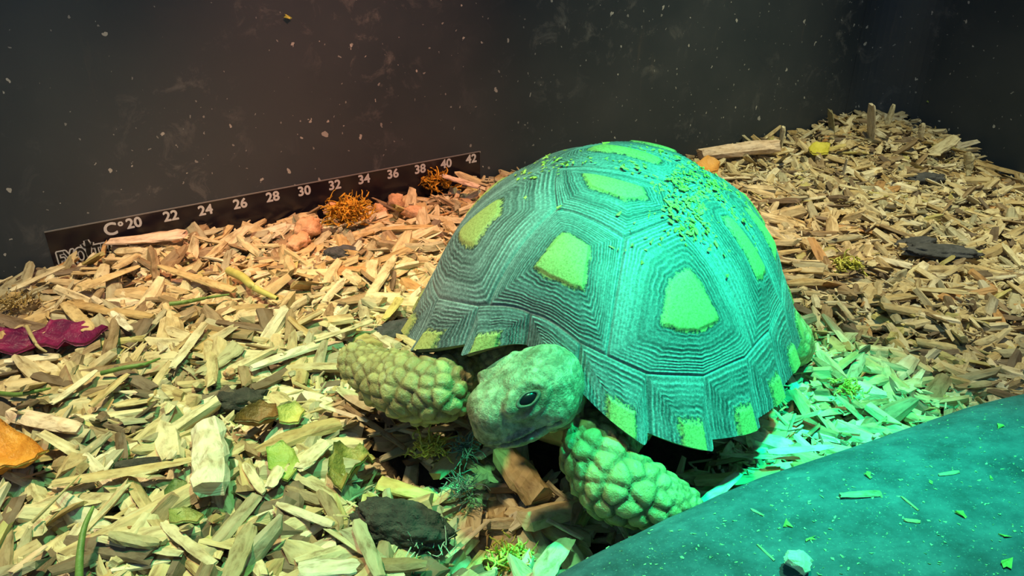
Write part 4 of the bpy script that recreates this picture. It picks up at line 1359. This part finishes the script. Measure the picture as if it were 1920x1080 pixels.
GS = simple('green_stem', (.08, .16, .03), (.20, .32, .07), .5, 3)
DS = simple('dry_stem', (.34, .27, .12), (.55, .46, .22), .6, 3)
YS = simple('yellow_strip', (.46, .42, .10), (.64, .58, .18), .5, 3)
stem('green_straw', [(318, 570), (350, 566), (390, 558), (430, 552)], [.4, .42, .42, .35], .055, GS, 'dark green grass stem above the middle of the left heap')
stem('green_straw', [(190, 700), (230, 690), (270, 683), (300, 672)], [.35, .4, .4, .35], .05, GS, 'green stem right of the purple petal')
stem('green_straw', [(-20, 735), (30, 740), (70, 733), (95, 728)], [.35, .4, .4, .3], .05, GS, 'green stem above the orange petal at the left edge')
stem('grass', [(148, 1090), (150, 1040), (158, 990), (175, 950)], [.4, .6, .7, .7], .06, GS, 'dark green grass blade rising from the lower left edge', 'grass')
stem('dry_stalk', [(50, 612), (62, 635), (72, 650), (88, 660)], [.5, .5, .45, .35], .045, DS, 'thin dry stalk arching over the purple petal')
stem('yellow_strip', [(430, 508), (455, 520), (478, 540), (520, 560)], [.4, .5, .45, .4], .12, YS, 'bright yellow plant strip in the left heap', 'plant scrap')
stem('dry_stalk', [(60, 980), (110, 930), (150, 890)], [.4, .5, .4], .025, DS, 'hair-thin stalk crossing the chips at lower left')
stem('grass', [(1452, 700), (1500, 660), (1530, 640)], [.3, .5, .5], .05, DS, 'straw-coloured blade sticking up behind the rear of the shell', 'grass')

# crumbs on the stone slab
SL = [
    (1574, 932, 1652, 928, 17, OLIVE, 'half-round brown chip lying on the stone slab'),
    (1760, 892, 1798, 886, 9, OLIVE, 'small narrow chip near the top edge of the slab'),
    (1420, 1022, 1452, 1052, 6, OLIVE, 'thin splinter low on the stone slab'),
    (1690, 932, 1722, 958, 6, TANC, 'thin splinter right of the half-round chip on the slab'),
    (1695, 976, 1725, 980, 9, TANC, 'short splinter low right on the slab'),
    (1408, 955, 1432, 968, 6, OLIVE, 'tiny splinter near the slab edge'),
]
for k, (x0, y0, x1, y1, wpx, tint, lab) in enumerate(SL):
    a, b_ = hit_slab(x0, y0), hit_slab(x1, y1)
    if not a or not b_: continue
    _, _, dep = project(a); wd = wpx * dep / F
    up_ = Vector((0, 0, wd * .22))
    chip_obj(a + up_, b_ + up_, wd, wd * .5, 600 + k, tint, lab, bend=.03)
a = hit_slab(1490, 1085); b_ = hit_slab(1494, 1058)
if a and b_:
    chip_obj(a + Vector((0, 0, .15)), b_ + Vector((0, 0, .15)), .34, .22, 640, CREAM, 'pale rounded stub on the slab at the lower edge', bend=.02)


def flake_mesh(r, size):
    n = r.randint(4, 7); ang = sorted(r.uniform(0, 6.28) for _ in range(n)); V = []
    for z in (0, size * .12):
        for a in ang: rr = size * r.uniform(.4, 1); V.append((rr * math.cos(a), rr * math.sin(a) * .6, z + r.uniform(0, size * .2)))
    fs = [tuple(range(n - 1, -1, -1)), tuple(range(n, 2 * n))] + [(j, (j + 1) % n, (j + 1) % n + n, j + n) for j in range(n)]
    return V, fs


GREENF = simple('green_plant_flake', (.25, .34, .05), (.52, .60, .15), .7, 8)
for k, (px, py, s, lab) in enumerate(((1508, 1010, .17, 'ragged green leaf flake in the lower middle of the slab'), (1780, 890, .05, ''), (1800, 968, .14, ''), (1885, 1003, .12, 'green flake near the right edge of the slab'),
                                      (1625, 895, .13, 'green flake behind the half-round chip on the slab'), (1700, 965, .0, ''), (1800, 965, .15, 'pair of green flakes right of the thin splinters on the slab'), (1890, 1058, .14, 'green flake in the lower right corner of the slab'),
                                      (1475, 985, .13, 'green flake near the slab edge'), (1870, 800, .16, 'scrap of green hay on the far right of the slab'), (1860, 895, .08, 'small green fleck near the right edge of the slab'), (1745, 905, .06, 'tiny leaf fleck under the small narrow chip on the slab'))):
    if not lab: continue
    h = hit_slab(px, py)
    if not h: continue
    V, fs = flake_mesh(random.Random(k + 5), s)
    o = link('leaf_flake', mesh_np('leaf_flake', V, fs), GREENF); o.location = h; o.rotation_euler = (0, 0, k)
    tag(o, lab, 'leaf flake')


def crumbs(name, places, sizes, m, lab, seed, cat):
    r = random.Random(seed); V = []; Fs = []
    for p, n_ in places:
        v, f = flake_mesh(r, r.uniform(*sizes)); base = len(V)
        R = Vector(n_).to_track_quat('Z', 'Y').to_matrix() @ Matrix.Rotation(r.uniform(0, 6.28), 3, 'Z') @ Matrix.Rotation(r.gauss(0, .3), 3, 'X')
        V += [tuple(p + R @ Vector(q)) for q in v]; Fs += [tuple(i + base for i in ff) for ff in f]
    o = link(name, mesh_np(name, V, Fs), m); tag(o, lab, cat, kind='stuff'); return o


pl = []
r = random.Random(9)
while len(pl) < 520:
    px, py = r.uniform(1050, 1960), r.uniform(735, 1100)
    h = bvh_slab.ray_cast(Vector((0, 0, CAMH)), ray(px, py).normalized())
    if h[0] and abs(h[1].z) > .5: pl.append((h[0], h[1] if h[1].z > 0 else -h[1]))
crumbs('slab_crumbs', pl, (.012, .045), simple('pale_grit', (.25, .28, .14), (.55, .58, .36), .8, 9), 'pale grit and plant dust sprinkled over the stone slab', 11, 'crumbs')

# moss crumbs on the shell
pl = []
r = random.Random(12)
regions = [(1300, 365, 55, 32, 300), (1290, 425, 26, 26, 90), (1350, 355, 45, 40, 220), (960, 322, 45, 12, 60), (1020, 300, 30, 10, 30), (1180, 290, 90, 14, 90), (1260, 300, 50, 18, 60), (1390, 400, 30, 45, 70), (1200, 460, 60, 20, 14), (1150, 330, 120, 40, 25)]
for cx, cy, sx_, sy_, n_ in regions:
    for _ in range(n_):
        h = hit_shell(r.gauss(cx, sx_), r.gauss(cy, sy_))
        if h: pl.append((h[0], h[1]))
crumbs('moss_crumbs', pl, (.025, .10), YM, 'yellow-green moss crumbs scattered over the top of the shell', 13, 'crumbs')
h = hit_shell(1016, 296)
if h: tuft('moss_tuft', h[0], (.3, .3, .3), 14, OM, 21, 'small orange moss wisp stuck on the front top of the shell', .02)

# ------------------------------------------------------------------ thermometer strip on the wall
WR = Matrix((WD, Vector((0, 0, 1)), WN)).transposed()       # x along wall, y up, z out of wall


def wallpt(t, z, out=0.0): return W0 + WD * t + Vector((0, 0, z)) + WN * out


def t_at(px, py):
    r_ = ray(px, py); o_ = Vector((0, 0, CAMH)); s = (W0 - o_).dot(WN) / r_.dot(WN); p = o_ + r_ * s
    return (p - W0).dot(WD), p.z


strip = bpy.data.objects.new('thermometer_strip', None); C.objects.link(strip)
tL, zL = t_at(82, 432); tR_, zR_ = t_at(899, 286)
print('STRIP', tL, zL, tR_, zR_, [t_at(x, y) for x, y in ((251, 418), (570, 358), (883, 298), (210, 432), (160, 470))])
strip.location = wallpt((tL + tR_) / 2, -1.9); strip.rotation_euler = WR.to_euler()
tag(strip, 'black adhesive thermometer strip numbered 20 to 42 stuck along the wall', 'thermometer')
m, nt, b = mat('black_film'); b.inputs['Base Color'].default_value = (.012, .010, .018, 1); b.inputs['Roughness'].default_value = .22
FILM = m
m, nt, b = mat('pale_print'); b.inputs['Base Color'].default_value = (.72, .72, .72, 1); b.inputs['Roughness'].default_value = .5
PRINT = m
m, nt, b = mat('dull_edge'); b.inputs['Base Color'].default_value = (.22, .21, .21, 1); b.inputs['Roughness'].default_value = .4
EDGE = m
ztop = (zL + zR_) / 2
half = (tR_ - tL) / 2; z0 = -1.9


def box(x0, x1, y0, y1, a, b_):
    v = [(x, y, z) for x in (x0, x1) for y in (y0, y1) for z in (a, b_)]
    return v, [(0, 1, 3, 2), (4, 6, 7, 5), (0, 4, 5, 1), (2, 3, 7, 6), (0, 2, 6, 4), (1, 5, 7, 3)]


link('film', mesh_np('film', *box(-half, half, 0, ztop - z0, .0, .025)), FILM, strip)
link('edge_line', mesh_np('edge_line', *box(-half, half, ztop - z0 - .018, ztop - z0 + .012, .0, .032)), EDGE, strip)


def text_mesh(s, size, bold=.0, xs=1.0, copies=6):
    cu = bpy.data.curves.new('t', 'FONT'); cu.body = s; cu.size = size; cu.align_x = 'CENTER'; cu.align_y = 'CENTER'; cu.extrude = .002; cu.resolution_u = 4
    t = bpy.data.objects.new('t', cu); C.objects.link(t)
    me = bpy.data.meshes.new_from_object(t.evaluated_get(bpy.context.evaluated_depsgraph_get()))
    bpy.data.objects.remove(t)
    vv_ = [Vector((v.co.x * xs, v.co.y, v.co.z)) for v in me.vertices]; ff = [tuple(p.vertices) for p in me.polygons]
    V = []; Fs = []
    offs = [(0, 0)] if bold == 0 else [(bold * math.cos(6.283 * k / copies), bold * math.sin(6.283 * k / copies)) for k in range(copies)]
    for k, (dx, dy) in enumerate(offs):
        b0 = len(V); V += [tuple(v + Vector((dx, dy, k * 2e-5))) for v in vv_]; Fs += [tuple(i + b0 for i in f) for f in ff]
    return mesh_np('print', V, Fs)


def put_text(s, t, z, size, m, bold=.014, out=.03, xs=1.0, name='numeral', copies=6):
    me = text_mesh(s, size, bold, xs, copies)
    o = link(name, me, m, strip); o.location = (t - (tL + tR_) / 2, z - z0, out); return o


NX = [(20, 251, 418), (22, 320, 405), (24, 385, 394), (26, 450, 382), (28, 511, 369), (30, 570, 358), (32, 627, 347), (34, 682, 336), (36, 736, 326), (38, 787, 317), (40, 836, 307), (42, 883, 298)]
for n_, x, y in NX:
    t_, z_ = t_at(x, y)
    put_text(str(n_), t_, z_, .42, PRINT, name='numeral')
t_, z_ = t_at(207, 430); put_text('C', t_, z_ - .0, .52, PRINT, name='letter')
t_, z_ = t_at(226, 421)
o = put_text('o', t_, z_ + .05, .25, PRINT, name='degree_mark')
# logo: black letters with a pale outline, a lizard between the words
t0, zz0 = t_at(134, 476); t1, zz1 = t_at(166, 468); t2, zz2 = t_at(205, 462)
zl = (zz0 + zz2) / 2 - .12
m, nt, b = mat('black_print'); b.inputs['Base Color'].default_value = (.01, .01, .012, 1); BLK = m
for s, t_ in (('EXO', t0), ('TERRA', t2 + .1)):
    put_text(s, t_, zl, .66, PRINT, bold=.045, out=.028, xs=.55, name='logo_outline', copies=10)
    put_text(s, t_, zl, .66, BLK, bold=.008, out=.036, xs=.55, name='logo_letters')
# lizard silhouette
paths = []
cxl, cyl = 0, 0
pts = [Vector((0, .42, 0)), Vector((.02, .25, 0)), Vector((-.02, .05, 0)), Vector((.0, -.15, 0)), Vector((.06, -.3, 0))]


def flat_strokes(strokes, name, m_, out, t_, z_):
    V = []; Fs = []
    for pts_, wds in strokes:
        base = len(V); n = len(pts_)
        for i, p in enumerate(pts_):
            d = (pts_[min(i + 1, n - 1)] - pts_[max(i - 1, 0)]).normalized(); s_ = Vector((-d.y, d.x, 0)) * wds[i]
            V += [tuple(p + s_), tuple(p - s_)]
        Fs += [(base + 2 * i, base + 2 * i + 1, base + 2 * i + 3, base + 2 * i + 2) for i in range(n - 1)]
    V2 = [(x, y, z + .004) for x, y, z in V]; nV = len(V)
    F2 = [tuple(reversed([i + nV for i in f])) for f in Fs]
    o = link(name, mesh_np(name, V + V2, Fs + F2), m_, strip); o.location = (t_ - (tL + tR_) / 2, z_ - z0, out)


def lizard(grow):
    g = grow
    S = [(pts, [.04 + g, .07 + g, .06 + g, .05 + g, .015 + g])]
    for sx_ in (1, -1):
        S.append(([Vector((0, .2, 0)), Vector((.1 * sx_, .24, 0)), Vector((.13 * sx_, .33, 0))], [.025 + g] * 3))
        S.append(([Vector((0, -.1, 0)), Vector((.1 * sx_, -.12, 0)), Vector((.14 * sx_, -.2, 0))], [.025 + g] * 3))
    return S


flat_strokes(lizard(.035), 'logo_outline', PRINT, .028, t1, zl + .03)
flat_strokes(lizard(.0), 'logo_lizard', BLK, .038, t1, zl + .03)

# dried marks on the wall that can be pointed at
for k, (px, py, s, col, lab) in enumerate(((540, 30, .16, YM, 'yellow plant crumb stuck high on the back wall'), (1740, 190, .10, GREENF, 'small pale crumb stuck on the dark right wall'))):
    t_, z_ = t_at(px, py)
    V, fs = flake_mesh(random.Random(k + 50), s)
    o = link('wall_crumb', mesh_np('wall_crumb', V, fs), col)
    if k == 0: o.location = wallpt(t_, z_, .01); o.rotation_euler = WR.to_euler()
    else:
        r_ = ray(px, py); o_ = Vector((0, 0, CAMH)); s_ = (CORNER - o_).dot(WD) / r_.dot(WD); o.location = o_ + r_ * s_ - WD * .02
        o.rotation_euler = Matrix((WN, Vector((0, 0, 1)), -WD)).transposed().to_euler()
    tag(o, lab, 'crumb')

# ------------------------------------------------------------------ scale everything to metres
bpy.context.view_layer.update()
for me in bpy.data.meshes:
    n = len(me.vertices)
    if not n: continue
    a = np.empty(n * 3, np.float32); me.vertices.foreach_get('co', a); me.vertices.foreach_set('co', a * K); me.update()
for o in C.objects: o.location = o.location * K
for o in LIGHTS:
    o.data.energy *= K * K
    if o.data.type == 'AREA': o.data.size *= K; o.data.size_y *= K
    else: o.data.shadow_soft_size *= K
print('TRIS', sum(len(p.data.loops) - 2 * len(p.data.polygons) for p in C.objects if p.type == 'MESH'), 'OBJ', len(C.objects), count)
